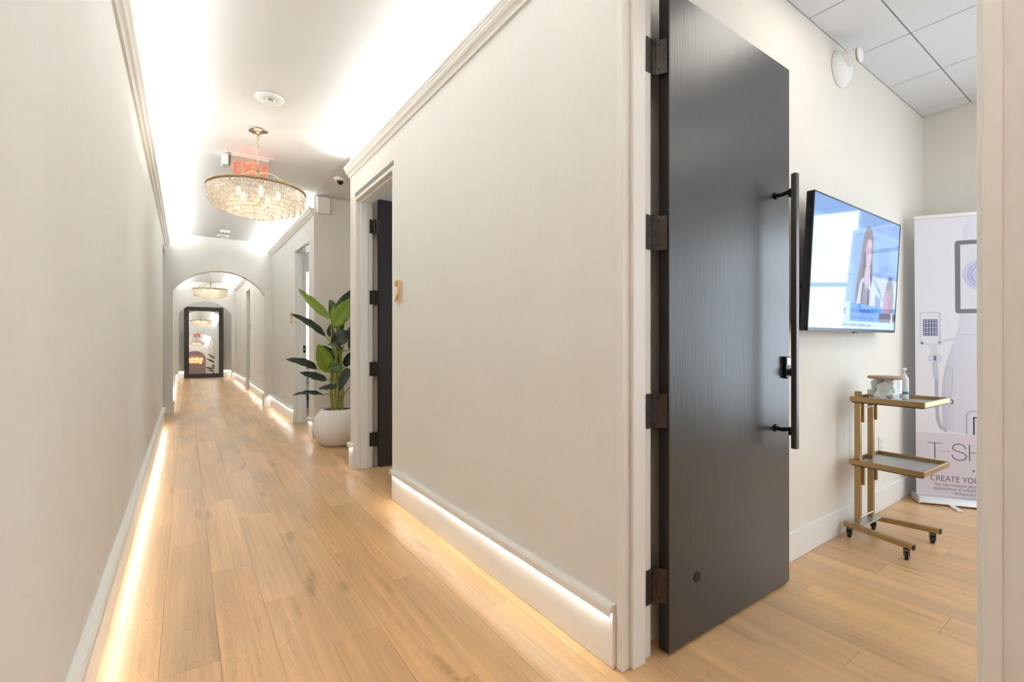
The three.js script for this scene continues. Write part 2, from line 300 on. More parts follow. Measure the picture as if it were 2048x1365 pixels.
mesh('strike_hole', rb(XR + 0.118, XR + 0.131, 1.02, 1.06, D3[1] + 0.001, D3[1] + 0.0036, 0.001), mGrey, frame3);
doorFrame(4, 'painted frame of the far doorway beyond the arch', D4, 2.40);

// ───────────────────────── baseboards with light rails, crown with light cove ─────────────────────────
const BH = 0.19;
function skirting(name, label, side, spans, lit = true) {             // side +1: on the right wall, -1: on the left wall
  const g = structGroup(name, label, 'baseboard');
  const w = side > 0 ? XR : XL, s = (d) => w - side * d;
  for (const [z0, z1, gaps = []] of spans) {
    mesh('board', rb(Math.min(s(0), s(0.018)), Math.max(s(0), s(0.018)), 0, BH, z1, z0, 0.003), mBase, g);
    if (!lit) continue;
    const sh = new THREE.Shape(); [[0, BH + 0.002], [0.02, BH + 0.002], [0.02, BH + 0.010], [0.030, BH + 0.010], [0.030, BH - 0.002], [0.034, BH - 0.002], [0.034, BH + 0.024], [0.028, BH + 0.034], [0, BH + 0.034]].forEach(([d, y], i) => (i ? sh.lineTo(d, y) : sh.moveTo(d, y)));
    const rail = new THREE.ExtrudeGeometry(sh, { depth: z0 - z1, bevelEnabled: false });
    const pos = rail.attributes.position; for (let i = 0; i < pos.count; i++) pos.setXYZ(i, s(pos.getX(i)), pos.getY(i), pos.getZ(i) + z1);
    if (side > 0) { const ix = flat(rail).attributes.position.array; const q = new THREE.BufferGeometry(); const out = new Float32Array(ix.length); for (let i = 0; i < ix.length; i += 9) { out.set(ix.subarray(i, i + 3), i); out.set(ix.subarray(i + 6, i + 9), i + 3); out.set(ix.subarray(i + 3, i + 6), i + 6); } q.setAttribute('position', new THREE.BufferAttribute(out, 3)); q.computeVertexNormals(); mesh('light_rail', uvMetres(q), mTrim, g); } else { rail.computeVertexNormals(); mesh('light_rail', uvMetres(flat(rail)), mTrim, g); }
    const cuts = [z0 - 0.012, ...gaps.flatMap((q) => [q + 0.012, q - 0.012]), z1 + 0.012];
    for (let i = 0; i < cuts.length; i += 2) {
      const a = cuts[i], b = cuts[i + 1], xm = s(0.025);
      mesh('led_strip', bx(xm - 0.0045, xm + 0.0045, BH + 0.0075, BH + 0.0098, b, a), mLedToe, g);
      areaLight(TOEC, LEVEL.toe * 1.2, 0.009, a - b, [xm, BH + 0.006, (a + b) / 2], [xm, -1, (a + b) / 2]);
    }
  }
  return g;
}
skirting('baseboard_right', 'white baseboard with a glowing light rail under the number 2 wall', 1, [[D1[1] - LIN - 0.002, D2[0] + LIN + 0.002, [-2.06, -2.54]], [D2[1] - LIN - 0.002, ZA0 + 0.002]]);
skirting('baseboard_right_far', 'white baseboard with light rail beyond the plant', 1, [[ZA1 - 0.002, D3[0] + LIN + 0.002], [D3[1] - LIN - 0.002, ARCH1 + 0.02], [ARCH1 - ARCHT - 0.02, D4[0] + LIN + 0.002], [D4[1] - LIN - 0.002, ARCH2 + 0.02], [ARCH2 - ARCHT - 0.02, ZEND + 0.02]]);
skirting('baseboard_right_near', 'white baseboard beside the viewpoint', 1, [[ZB - 0.02, D1[0] + LIN + 0.002]]);
skirting('baseboard_left', 'white baseboard with light rail along the left wall', -1, [[ZB - 0.02, -8.18]]);
skirting('baseboard_left_far', 'white baseboard with light rail on the left beyond the arch', -1, [[ARCH1 - ARCHT - 0.02, ARCH2 + 0.02], [ARCH2 - ARCHT - 0.02, ZEND + 0.02]]);
{
  const g = structGroup('baseboard_arches', 'white plinths around the feet of both arches and the end wall', 'baseboard'), t = 0.016;
  for (const [z, a, b] of [[ARCH1, -0.173, 1.138], [ARCH2, -0.173, 1.138]]) for (const [x0, x1] of [[a - (z === ARCH1 ? 1.2 : 0.08), a + t], [b - t, XR - 0.019]]) mesh('plinth', rb(x0, x1, 0, BH, z - ARCHT - t, z + t, 0.003), mBase, g);
  mesh('board', rb(XL + 0.02, XR - 0.02, 0, BH, ZEND, ZEND + 0.018, 0.003), mBase, g);
  mesh('led_strip', bx(XL + 0.06, XR - 0.06, BH + 0.006, BH + 0.009, ZEND + 0.02, ZEND + 0.032), mLedToe, g);
  mesh('light_rail', bx(XL + 0.04, XR - 0.04, BH + 0.01, BH + 0.036, ZEND, ZEND + 0.038), mTrim, g);
  areaLight(TOEC, LEVEL.toe, 1.3, 0.011, [0.49, BH + 0.004, ZEND + 0.026], [0.49, -1, ZEND + 0.026]);
}
struct('baseboard_room', [rb(XR2, XB, 0, 0.15, ZTV, ZTV + 0.016, 0.004), rb(XB - 0.016, XB, 0, 0.15, ZTV + 0.016, ZR, 0.004)], mBase, 'white baseboard of the treatment room', 'baseboard');
struct('baseboard_passage', [rb(XR + 0.004, 3.2, 0, 0.15, ZA1, ZA1 + 0.016, 0.004)], mBase, 'white baseboard behind the potted plant', 'baseboard');

const crownProfile = [[0, 2.660], [0.014, 2.660], [0.016, 2.673], [0.024, 2.681], [0.036, 2.687], [0.043, 2.697], [0.045, 2.707], [0.050, 2.710], [0.050, 2.719], [0.056, 2.723], [0.060, 2.731], [0.060, 2.748], [0.056, 2.753], [0.048, 2.753], [0.046, 2.742], [0, 2.742]];
function crown(name, label, side, spans) {
  const g = structGroup(name, label, 'crown moulding'), w = side > 0 ? XR : XL;
  for (const [z0, z1] of spans) {
    const pos = [], P = crownProfile.map(([d, y]) => [w - side * d, y]), n = P.length;
    for (let i = 0; i < n; i++) {
      const a = P[i], b = P[(i + 1) % n], q = [[a[0], a[1], z0], [b[0], b[1], z0], [b[0], b[1], z1], [a[0], a[1], z1]];
      for (const k of (side > 0 ? [0, 2, 1, 0, 3, 2] : [0, 1, 2, 0, 2, 3])) pos.push(...q[k]);
    }
    for (const [z, up] of [[z0, 1], [z1, -1]]) for (const t of THREE.ShapeUtils.triangulateShape(P.map(([x, y]) => new THREE.Vector2(x, y)), [])) { const o = up * side > 0 ? t : [t[0], t[2], t[1]]; for (const k of o) pos.push(P[k][0], P[k][1], z); }
    const q = new THREE.BufferGeometry(); q.setAttribute('position', new THREE.Float32BufferAttribute(pos, 3)); q.computeVertexNormals();
    mesh('moulding', uvMetres(q), mTrim, g);
    const xm = w - side * 0.018;
    mesh('led_strip', new THREE.BoxGeometry(0.022, 0.002, z0 - z1 - 0.02).rotateZ(side * 0.6).translate(xm, 2.7495, (z0 + z1) / 2), mLedCove, g);   // tape tilted towards the corridor
    areaLight(WARM, LEVEL.cove, z0 - z1 - 0.02, 0.022, [xm - side * 0.002, 2.7525, (z0 + z1) / 2], [xm - side * 5.646, 2.755 + 8.253, (z0 + z1) / 2]);
  }
}
crown('trim_crown_right', 'slim crown moulding with a light cove above the number 2 wall', 1, [[ZB, ZA0]]);
crown('trim_crown_right_far', 'slim crown moulding with a light cove on the right beyond the plant', 1, [[ZA1, ARCH1], [ARCH1 - ARCHT, ARCH2], [ARCH2 - ARCHT, ZEND]]);
crown('trim_crown_left', 'slim crown moulding with a light cove along the left wall', -1, [[ZB, ARCH1], [ARCH1 - ARCHT, ARCH2], [ARCH2 - ARCHT, ZEND]]);

// ───────────────────────── doors ─────────────────────────
function makeDoor(name, label) {                                      // origin: floor under the hinge-side front corner; leaf runs along +x
  const d = structGroup(name, label, 'door');
  const leaf = mesh('leaf', rb(0, 0.913, 0.012, 2.448, -0.044, 0, 0.002), mDoor, d);
  mesh('edge_band', rb(-0.0012, 0.0004, 0.013, 2.447, -0.043, -0.001, 0.0003, 1), mDoorEdge, leaf);
  for (const y of [2.199, 1.552, 0.899, 0.256]) {
    const h = new THREE.Group(); h.name = 'hinge'; h.position.set(-0.030, y, -0.046); d.add(h);
    const H = 0.0635;
    const plate = (a, b) => { const dx = b[0] - a[0], dz = b[1] - a[1], L = Math.hypot(dx, dz), g = flat(new RoundedBoxGeometry(L, 2 * H, 0.0028, 2, 0.001)).translate(L / 2, 0, 0); g.rotateY(Math.atan2(-dz, dx)).translate(a[0], 0, a[1]); return g; };
    mesh('hinge_plate', plate([0.004, 0.002], [0.0275, 0.040]), mBronze, h);
    mesh('hinge_plate', plate([-0.003, 0.002], [-0.046, 0.005]), mBronze, h);
    for (let k = 0; k < 5; k++) mesh('knuckle', cyl(0.0068, 0.0068, 0.0245, 16).translate(0, -0.0508 + k * 0.0254, 0.002), k % 2 ? mSteelDark : mBronze, h);
    mesh('pin_tip', [new THREE.SphereGeometry(0.0062, 12, 8).translate(0, 0.066, 0.002), new THREE.SphereGeometry(0.0062, 12, 8).translate(0, -0.066, 0.002)], mBronze, h);
    const sc = [];
    for (const [t, yy] of [[0.35, 0.045], [0.78, 0.022], [0.78, -0.012], [0.35, -0.045]]) {
      const a = [0.004 + t * 0.0235, 0.002 + t * 0.038], nx = -0.85, nz = 0.52;
      sc.push(cyl(0.0038, 0.0038, 0.002, 10).rotateX(Math.PI / 2).rotateY(Math.atan2(nx, nz)).translate(a[0] + nx * 0.0012, yy, a[1] + nz * 0.0012));
      sc.push(cyl(0.0038, 0.0038, 0.002, 10).rotateX(Math.PI / 2).translate(-0.003 - t * 0.043, yy, 0.0022 + t * 0.003 + 0.001));
    }
    mesh('screw', sc, mScrew, h);
  }
  const p = new THREE.Group(); p.name = 'pull_handle'; p.position.set(0.780, 0, 0); d.add(p);
  mesh('bar', rb(-0.013, 0.013, 0.675, 1.902, 0.072, 0.096, 0.003), M({ color: lin(0.14, 0.135, 0.13), metalness: 1, roughness: 0.35 }), p);
  for (const y of [1.823, 0.755]) mesh('bracket', [tube([[0, y, 0.001], [0, y - 0.002, 0.03], [0, y + 0.003, 0.06], [0, y, 0.076]], 0.0095, 16, 10), cyl(0.017, 0.017, 0.006, 20).rotateX(Math.PI / 2).translate(0, y, 0.004), rb(-0.011, 0.011, y - 0.022, y + 0.014, 0.060, 0.074, 0.002)], mBlack, p);
  const l = new THREE.Group(); l.name = 'lock'; l.position.set(0.868, 1.03, 0); d.add(l);
  const pl = new THREE.Shape(); pl.moveTo(-0.02, 0.05); pl.lineTo(0.02, 0.05); pl.lineTo(0.02, -0.03); pl.absarc(0, -0.03, 0.02, 0, -Math.PI, true); pl.lineTo(-0.02, 0.05);
  mesh('lock_plate', new THREE.ExtrudeGeometry(pl, { depth: 0.014, bevelEnabled: true, bevelSize: 0.002, bevelThickness: 0.002, bevelSegments: 2 }), mBlack, l);
  mesh('lock_face', rb(-0.016, 0.016, 0.012, 0.045, 0.014, 0.019, 0.002), mAlu, l);
  mesh('thumb_turn', [cyl(0.013, 0.015, 0.012, 20).rotateX(Math.PI / 2).translate(0, -0.022, 0.02), rb(-0.004, 0.004, -0.038, -0.004, 0.02, 0.034, 0.003)], mBlackGloss, l);
  const sc = mesh('bumper', cyl(0.019, 0.020, 0.003, 28).rotateX(Math.PI / 2).translate(0.1715, 0.245, 0.0012), M({ color: lin(0.022, 0.017, 0.017), roughness: 0.75 }), d);
  sc.userData.label = 'dark round bumper pad';
  return d;
}
const door1 = makeDoor('door_1', 'tall black wooden door standing open beside the television'); door1.position.set(1.444, 0, -1.068);
const door2 = door1.clone(); door2.name = 'door_2'; door2.userData = { label: 'dark door standing open inside the doorway by the gold number 2', category: 'door', kind: 'structure' };
door2.position.set(1.444, 0, D2[1] + 0.044); scene.add(door2);
{
  const d = structGroup('door_3', 'closed dark door deep in the far doorway beyond the arch', 'door');
  mesh('leaf', rb(XR2 - 0.05, XR2 - 0.006, 0.01, 2.395, D4[1] + 0.004, D4[0] - 0.004, 0.002), mDoor, d);
  mesh('door_handle', tube([[XR2 - 0.052, 1.0, D4[0] - 0.07], [XR2 - 0.09, 1.0, D4[0] - 0.07], [XR2 - 0.095, 1.0, D4[0] - 0.08], [XR2 - 0.095, 1.0, D4[0] - 0.18]], 0.009), mBlack, d);
}

// ───────────────────────── door numbers ─────────────────────────
function numeral(label, strokes, [x, y, z]) {
  const g = thing('door_number', label, 'number', [x, y, z], 'gold door numbers');
  const sec = new THREE.Shape(); sec.moveTo(-0.0085, -0.006); sec.lineTo(0.0085, -0.006); sec.lineTo(0.0085, 0.006); sec.lineTo(-0.0085, 0.006); sec.closePath();
  const parts = strokes.map((pts) => {                               // ribbon in the wall plane, 16 mm deep
    const c = new THREE.CatmullRomCurve3(pts.map(([a, b]) => V(a, b, 0)), false, 'catmullrom', 0.5), n = 40, pos = [];
    const L = [], R = [];
    for (let i = 0; i <= n; i++) { const p = c.getPoint(i / n), t = c.getTangent(i / n), nx = -t.y, ny = t.x, w = 0.0062; L.push([p.x + nx * w, p.y + ny * w]); R.push([p.x - nx * w, p.y - ny * w]); }
    const sh = new THREE.Shape(); [...L, ...R.reverse()].forEach(([a, b], i) => (i ? sh.lineTo(a, b) : sh.moveTo(a, b))); sh.closePath();
    return new THREE.ExtrudeGeometry(sh, { depth: 0.016, bevelEnabled: true, bevelSize: 0.001, bevelThickness: 0.001, bevelSegments: 1 });
  });
  mesh('digit', merge(parts).translate(0, 0, 0.012).rotateY(-Math.PI / 2), mGold, g);
  for (const yy of [0.05, -0.045]) mesh('stud', cyl(0.003, 0.003, 0.013, 8).rotateZ(Math.PI / 2).translate(-0.0065, yy, yy > 0 ? -0.02 : 0.01), mGold, g);
  return g;
}
numeral('gold number 2 beside the doorway of the dark door', [[[-0.038, 0.036], [-0.034, 0.058], [-0.012, 0.070], [0.014, 0.066], [0.030, 0.046], [0.026, 0.018], [0.004, -0.022], [-0.022, -0.052], [-0.036, -0.068]], [[-0.040, -0.068], [0, -0.068], [0.040, -0.068]]], [XR, 1.51, -3.165]);
numeral('small gold number on the wall next to the doorway behind the leaves', [[[-0.034, 0.046], [-0.022, 0.064], [0.004, 0.070], [0.028, 0.056], [0.028, 0.026], [0.004, 0.006], [0.030, -0.014], [0.032, -0.048], [0.006, -0.068], [-0.022, -0.066], [-0.036, -0.048]]], [XR, 1.485, -7.24]);
numeral('tiny gold number on the far right wall beyond the arch', [[[-0.038, 0.07], [0, 0.07], [0.03, 0.07], [0.01, 0.02], [-0.015, -0.07]]], [XR, 1.47, -12.42]);

// ───────────────────────── chandeliers ─────────────────────────
function makeChandelier(label) {                                      // origin on the ceiling; everything hangs below
  const c = thing('chandelier', label, 'chandelier', [0.484, CEIL, -4.337], 'crystal chandeliers');
  mesh('canopy', lathe([[0, 0], [0.072, 0], [0.074, -0.006], [0.068, -0.016], [0.045, -0.024], [0.016, -0.03], [0.012, -0.045], [0.009, -0.05], [0, -0.05]], 40), mNickel, c);
  const link = new THREE.TorusGeometry(0.0095, 0.0028, 8, 18).scale(0.75, 1.75, 1);
  for (let k = 0; k < 8; k++) mesh('chain_link', link.clone().rotateY(k % 2 ? Math.PI / 2 : 0.2).translate(0, -0.066 - k * 0.0285, 0), mNickel, c);
  mesh('wire', tube([[0, -0.045, 0], [0.004, -0.12, 0.004], [-0.003, -0.2, 0.002], [0, -0.30, 0]], 0.0022, 20, 6), mNickel, c);
  mesh('loop', new THREE.TorusGeometry(0.021, 0.0035, 8, 24).translate(0, -0.305, 0), mChampagne, c);
  mesh('hub', lathe([[0, -0.325], [0.012, -0.33], [0.020, -0.345], [0.022, -0.37], [0.014, -0.385], [0.010, -0.41], [0.010, -0.60], [0.018, -0.61], [0, -0.62]], 20), mChampagne, c);
  const R0 = 0.358, Y0 = -0.498;
  for (let k = 0; k < 4; k++) { const a = k * Math.PI / 2 + 0.5, f = (r, y) => [r * Math.cos(a), y, r * Math.sin(a)]; mesh('arm', tube([f(0.012, -0.36), f(0.05, -0.345), f(0.12, -0.36), f(0.22, -0.42), f(R0 - 0.004, Y0 + 0.008)], 0.0055, 24, 8), mChampagne, c); }
  const beadRing = (r, y, br, n) => { const q = []; for (let i = 0; i < n; i++) { const a = i / n * Math.PI * 2; q.push(new THREE.OctahedronGeometry(br, 1).translate(r * Math.cos(a), y, r * Math.sin(a))); } return merge(q); };
  const rim = mesh('rim', lathe([[R0 - 0.006, Y0 + 0.012], [R0 + 0.003, Y0 + 0.012], [R0 + 0.005, Y0 + 0.006], [R0 + 0.001, Y0], [R0 + 0.003, Y0 - 0.010], [R0 - 0.006, Y0 - 0.010], [R0 - 0.006, Y0 + 0.012]], 72), mChampagne, c);
  mesh('rim_beading', beadRing(R0 + 0.004, Y0 - 0.001, 0.0048, 150), mChampagne, rim).userData.kind = 'stuff';
  // crystal tiers: strands of faceted beads ending in drops
  const facet = (pts) => { const g = flat(lathe(pts, 6)); g.computeVertexNormals(); return g; };
  const bead = facet([[0, 0.0115], [0.0035, 0.009], [0.0075, 0.002], [0.0075, -0.002], [0.0035, -0.009], [0, -0.0115]]), drop = facet([[0, 0.016], [0.003, 0.010], [0.0085, -0.005], [0.0080, -0.011], [0.004, -0.016], [0, -0.018]]);
  const tiers = [[R0 - 0.002, -0.520, 4, 104], [R0 - 0.026, -0.512, 6, 94], [0.288, -0.530, 6, 82], [0.240, -0.548, 6, 68], [0.186, -0.566, 6, 52], [0.125, -0.575, 6, 34]];
  const m4 = new THREE.Matrix4();
  for (const [r, y0, rows, n] of tiers) {
    const beads = [], drops = [];
    for (let i = 0; i < n; i++) {
      const a = (i + rr(-0.15, 0.15)) / n * Math.PI * 2;
      for (let k = 0; k < rows; k++) {
        const last = k === rows - 1, rad = r - (k / rows) * 0.012, y = y0 - k * 0.0235 - (last ? 0.004 : 0);
        m4.makeRotationY(-a + rr(-0.6, 0.6)); m4.setPosition(rad * Math.cos(a), y, rad * Math.sin(a)); (last ? drops : beads).push(m4.clone());
      }
    }
    for (const [list, g, nm] of [[beads, bead, 'crystal_strands'], [drops, drop, 'crystal_drops']]) {
      const im = new THREE.InstancedMesh(g, mCrystal, list.length); list.forEach((m, i) => im.setMatrixAt(i, m)); im.name = nm; im.userData.kind = 'stuff'; im.castShadow = im.receiveShadow = true; c.add(im);
    }
    if (r < 0.33) mesh('ring', new THREE.TorusGeometry(r, 0.003, 6, 60).rotateX(Math.PI / 2).translate(0, y0 + 0.012, 0), mChampagne, c);
  }
  for (let k = 0; k < 5; k++) {
    const a = k / 5 * Math.PI * 2 + 0.3, x = 0.15 * Math.cos(a), z = 0.15 * Math.sin(a);
    mesh('candle_arm', tube([[0, -0.60, 0], [x * 0.5, -0.63, z * 0.5], [x, -0.60, z]], 0.004, 12, 6), mChampagne, c);
    mesh('socket', cyl(0.011, 0.012, 0.035, 14).translate(x, -0.585, z), mChampagne, c);
    mesh('bulb', lathe([[0, -0.57], [0.010, -0.568], [0.017, -0.550], [0.018, -0.535], [0.011, -0.510], [0.003, -0.492], [0, -0.490]], 14).translate(x, 0, z), mBulb, c);
  }
  return c;
}
function chandelierLights(c) {
  for (let k = 0; k < 5; k++) { const a = k / 5 * Math.PI * 2 + 0.3; const l = new THREE.PointLight(lin(1, 0.93, 0.83), LEVEL.bulb); l.position.set(c.position.x + 0.15 * Math.cos(a), c.position.y - 0.54, c.position.z + 0.15 * Math.sin(a)); l.castShadow = true; l.shadow.radius = 0.8; scene.add(l); }
}
const ch1 = makeChandelier('large crystal bowl chandelier hanging in front of the exit sign');
const ch2 = ch1.clone(); ch2.name = numbered('chandelier'); ch2.position.z = -13.3; ch2.userData = { label: 'far crystal chandelier seen through the first arch', category: 'chandelier', group: 'crystal chandeliers' }; scene.add(ch2);
chandelierLights(ch1); chandelierLights(ch2);

// ───────────────────────── ceiling fittings ─────────────────────────
const font = await new FontLoader().loadAsync('fonts/droid/droid_sans_bold.typeface.json');
{
  const e = thing('exit_sign', 'edge-lit EXIT sign with red letters behind the near chandelier', 'exit sign', [0.491, CEIL, -4.95]);
  mesh('ceiling_bar', rb(-0.195, 0.195, -0.014, 0, -0.022, 0.022, 0.004), mAlu, e);
  mesh('light_channel', rb(-0.155, 0.155, -0.038, -0.014, -0.014, 0.014, 0.003), mAlu, e);
  mesh('plate', rb(-0.15, 0.15, -0.235, -0.038, -0.004, 0.004, 0.002), MP({ color: lin(0.55, 0.46, 0.36), transmission: 0.35, thickness: 0, roughness: 0.25 }), e);
  const red = M({ color: lin(0.7, 0.05, 0.04), emissive: lin(1, 0.10, 0.07), emissiveIntensity: 0.6, roughness: 0.5 });
  const tx = new TextGeometry('EXIT', { font, size: 0.100, depth: 0.002, curveSegments: 3 }); tx.computeBoundingBox(); const w = tx.boundingBox.max.x;
  mesh('letters', merge([tx.clone().translate(-w / 2, -0.190, 0.0045), tx.clone().translate(-w / 2, -0.190, 0).rotateY(Math.PI).translate(0, 0, -0.0045)].map(flat)), red, e);
  const l = new THREE.PointLight(lin(1, 0.12, 0.08), 0.008); l.position.set(0.491, CEIL - 0.12, -4.90); l.castShadow = true; scene.add(l);
}
{
  const s = thing('ceiling_strobe', 'small white ceiling strobe box left of the EXIT sign', 'strobe', [0.305, CEIL, -5.08]);
  mesh('housing', rb(-0.035, 0.02, -0.10, 0, -0.05, 0.05, 0.01, 3), mWhite, s); mesh('lens', rb(0.02, 0.034, -0.085, -0.02, -0.04, 0.04, 0.006), M({ color: lin(0.3, 0.2, 0.12), roughness: 0.2 }), s);
}
{
  const s = thing('smoke_detector', 'round white smoke detector on the ceiling in front of the near chandelier', 'smoke detector', [0.487, CEIL, -3.71]);
  mesh('base', lathe([[0, 0], [0.092, 0], [0.095, -0.006], [0.088, -0.014], [0.060, -0.020], [0, -0.021]], 48), mWhite, s);
  mesh('cage', [lathe([[0, -0.046], [0.030, -0.045], [0.042, -0.042], [0.044, -0.038], [0.038, -0.036], [0, -0.036]], 36), ...[0, 1, 2, 3, 4].map((k) => rb(0.036, 0.044, -0.040, -0.018, -0.006, 0.006, 0.002).rotateY(k * 1.2566 + 0.4))], mWhite, s);
  mesh('sensor', cyl(0.028, 0.028, 0.02, 24).translate(0, -0.028, 0), mGrey, s);
}
{
  const s = thing('smoke_detector', 'round white detector on the ceiling just before the first arch', 'smoke detector', [0.496, CEIL, -8.93]);
  mesh('base', lathe([[0, 0], [0.085, 0], [0.085, -0.02], [0.07, -0.036], [0, -0.04]], 36), mWhite, s); mesh('sensor', lathe([[0, -0.038], [0.03, -0.038], [0.028, -0.055], [0, -0.058]], 24), mWhite, s);
  const e = thing('emergency_light', 'white ceiling horn strobe with round grille before the first arch', 'strobe', [0.50, CEIL, -8.55]);
  mesh('housing', rb(-0.065, 0.065, -0.045, 0, -0.06, 0.06, 0.012, 3), mWhite, e); mesh('grille', cyl(0.045, 0.045, 0.008, 28).translate(0, -0.047, 0), mGrey, e); mesh('lens', rb(-0.02, 0.02, -0.06, -0.045, 0.03, 0.055, 0.004), mWhite, e);
}
{
  const s = thing('dome_camera', 'small black and white dome camera on the passage ceiling', 'camera', [1.345, CEIL, -5.12]);
  mesh('mount', lathe([[0, 0.004], [0.062, 0.004], [0.064, -0.008], [0.056, -0.024], [0.040, -0.030], [0, -0.03]], 36), mWhite, s);
  mesh('dome', new THREE.SphereGeometry(0.034, 24, 14).translate(0, -0.034, 0), mBlackGloss, s);
  const b = thing('junction_box', 'blank white box high on the passage wall corner', 'box', [1.348, 2.68, ZA1]);
  mesh('cover', rb(-0.073, 0.073, 0, 0.195, 0.0, 0.055, 0.005), mWhiteMatte, b); mesh('back_plate', rb(-0.07, 0.07, 0.004, 0.19, -0.001, 0.002, 0.001), mGrey, b);
}
{
  const s = thing('wall_sensor', 'round cream alarm sensor high on the wall above the television', 'sensor', [3.225, 2.79, ZTV]);
  mesh('base', lathe([[0, 0.058], [0.045, 0.056], [0.080, 0.044], [0.100, 0.022], [0.106, 0.006], [0.106, 0], [0, 0]], 48).rotateX(Math.PI / 2), mWhiteMatte, s);
  mesh('horn', cyl(0.043, 0.047, 0.06, 36).rotateX(Math.PI / 2).translate(-0.02, 0.028, 0.075), mWhiteMatte, s);
  mesh('cap', lathe([[0, 0.012], [0.030, 0.011], [0.044, 0.006], [0.044, 0], [0, 0]], 36).rotateX(Math.PI / 2).translate(-0.02, 0.028, 0.112), mWhiteMatte, s);
  mesh('collar', cyl(0.037, 0.037, 0.012, 36).rotateX(Math.PI / 2).translate(-0.02, 0.028, 0.108), mGrey, s);
  mesh('indicator', new THREE.SphereGeometry(0.004, 8, 6).translate(0.03, -0.045, 0.049), mBlack, s);
}
function outlet(label, x, y) {
  const o = thing('wall_outlet', label, 'outlet', [x, y, ZTV]);
  mesh('plate', rb(-0.036, 0.036, -0.058, 0.058, 0, 0.006, 0.003), mWhite, o);
  for (const yy of [-0.022, 0.022]) { const s = mesh('socket', rb(-0.017, 0.017, yy - 0.016, yy + 0.016, 0.005, 0.009, 0.004), mWhite, o); mesh('slots', [rb(-0.009, -0.006, yy - 0.002, yy + 0.009, 0.0085, 0.0095, 0.0005), rb(0.006, 0.009, yy - 0.002, yy + 0.009, 0.0085, 0.0095, 0.0005), cyl(0.003, 0.003, 0.001, 8).rotateX(Math.PI / 2).translate(0, yy - 0.009, 0.009)], mGrey, s); }
}
outlet('white wall outlet low on the wall behind the cart', 3.90, 0.445);

// ───────────────────────── leaning mirror ─────────────────────────
{
  const m = thing('floor_mirror', 'tall dark-framed mirror leaning at the end of the corridor', 'mirror', [0.470, 0, -17.60]);
  m.rotation.x = -0.050;
  const W = 0.52, H = 2.23, f = 0.115, d = 0.05;
  mesh('mirror_glass', bx(-W + f - 0.01, W - f + 0.01, f - 0.01, H - f + 0.01, -0.012, -0.008), mMirror, m);
  mesh('backing', bx(-W + 0.02, W - 0.02, 0.02, H - 0.02, -0.03, -0.012), mBlack, m);
  const prof = (a, b, c, e) => [rb(a, b, c, e, -0.03, 0.012, 0.006)];
  for (const [nm, b] of [['frame_side', [-W, -W + f, 0, H]], ['frame_side', [W - f, W, 0, H]], ['frame_rail', [-W + f, W - f, 0, f]], ['frame_rail', [-W + f, W - f, H - f, H]]]) mesh(nm, prof(...b), mFrameDark, m);
  mesh('inner_lip', [rb(-W + f, -W + f + 0.012, f, H - f, -0.012, 0.004, 0.003), rb(W - f - 0.012, W - f, f, H - f, -0.012, 0.004, 0.003), rb(-W + f, W - f, f, f + 0.012, -0.012, 0.004, 0.003), rb(-W + f, W - f, H - f - 0.012, H - f, -0.012, 0.004, 0.003)], mBlackGloss, m);
}
// ───────────────────────── neon sign behind the viewpoint (seen in the mirror) ─────────────────────────
{
  const n = thing('neon_sign', 'orange neon script on the mauve niche, seen in the mirror', 'neon sign', [0.48, 1.80, ZB + 0.085]);
  const neon = M({ color: lin(0.9, 0.5, 0.2), emissive: lin(1, 0.42, 0.10), emissiveIntensity: 2.2, roughness: 0.4 });
  const word = (pts) => mesh('neon_tube', tube(pts.map(([x, y]) => [-x, y, 0]), 0.008, pts.length * 8, 8), neon, n);
  word([[-0.40, 0.16], [-0.40, 0.02], [-0.34, 0.02], [-0.33, 0.08], [-0.39, 0.08], [-0.36, 0.02], [-0.28, 0.08], [-0.26, 0.02], [-0.20, 0.08], [-0.19, 0.02], [-0.13, 0.06], [-0.11, 0.17], [-0.14, 0.03], [-0.09, 0.02], [-0.06, 0.17], [-0.07, 0.03], [0.0, 0.07], [0.02, 0.02], [0.08, 0.07], [0.10, 0.02], [0.15, 0.17], [0.15, 0.02], [0.20, 0.07], [0.22, 0.02], [0.28, 0.06], [0.36, 0.02], [0.40, 0.01]]);
  word([[-0.26, -0.07], [-0.32, -0.06], [-0.33, -0.12], [-0.27, -0.12], [-0.26, -0.07], [-0.27, -0.22], [-0.33, -0.20], [-0.20, -0.08], [-0.18, -0.13], [-0.12, -0.08], [-0.10, -0.13], [-0.04, -0.08], [-0.02, -0.13], [0.05, -0.08], [0.07, -0.13]]);
  word([[0.14, -0.08], [0.13, -0.13], [0.19, -0.12], [0.20, -0.07], [0.25, -0.12], [0.27, -0.03], [0.26, -0.13], [0.31, -0.12]]);
  for (const x of [-0.3, 0, 0.3]) mesh('stand_off', cyl(0.006, 0.006, 0.02, 8).rotateX(Math.PI / 2).translate(x, 0.02, 0.008), mGrey, n);
  areaLight(lin(1, 0.22, 0.08), 2.0, 0.8, 0.35, [0.48, 1.80, ZB + 0.07], [0.48, 1.80, 9]);
}

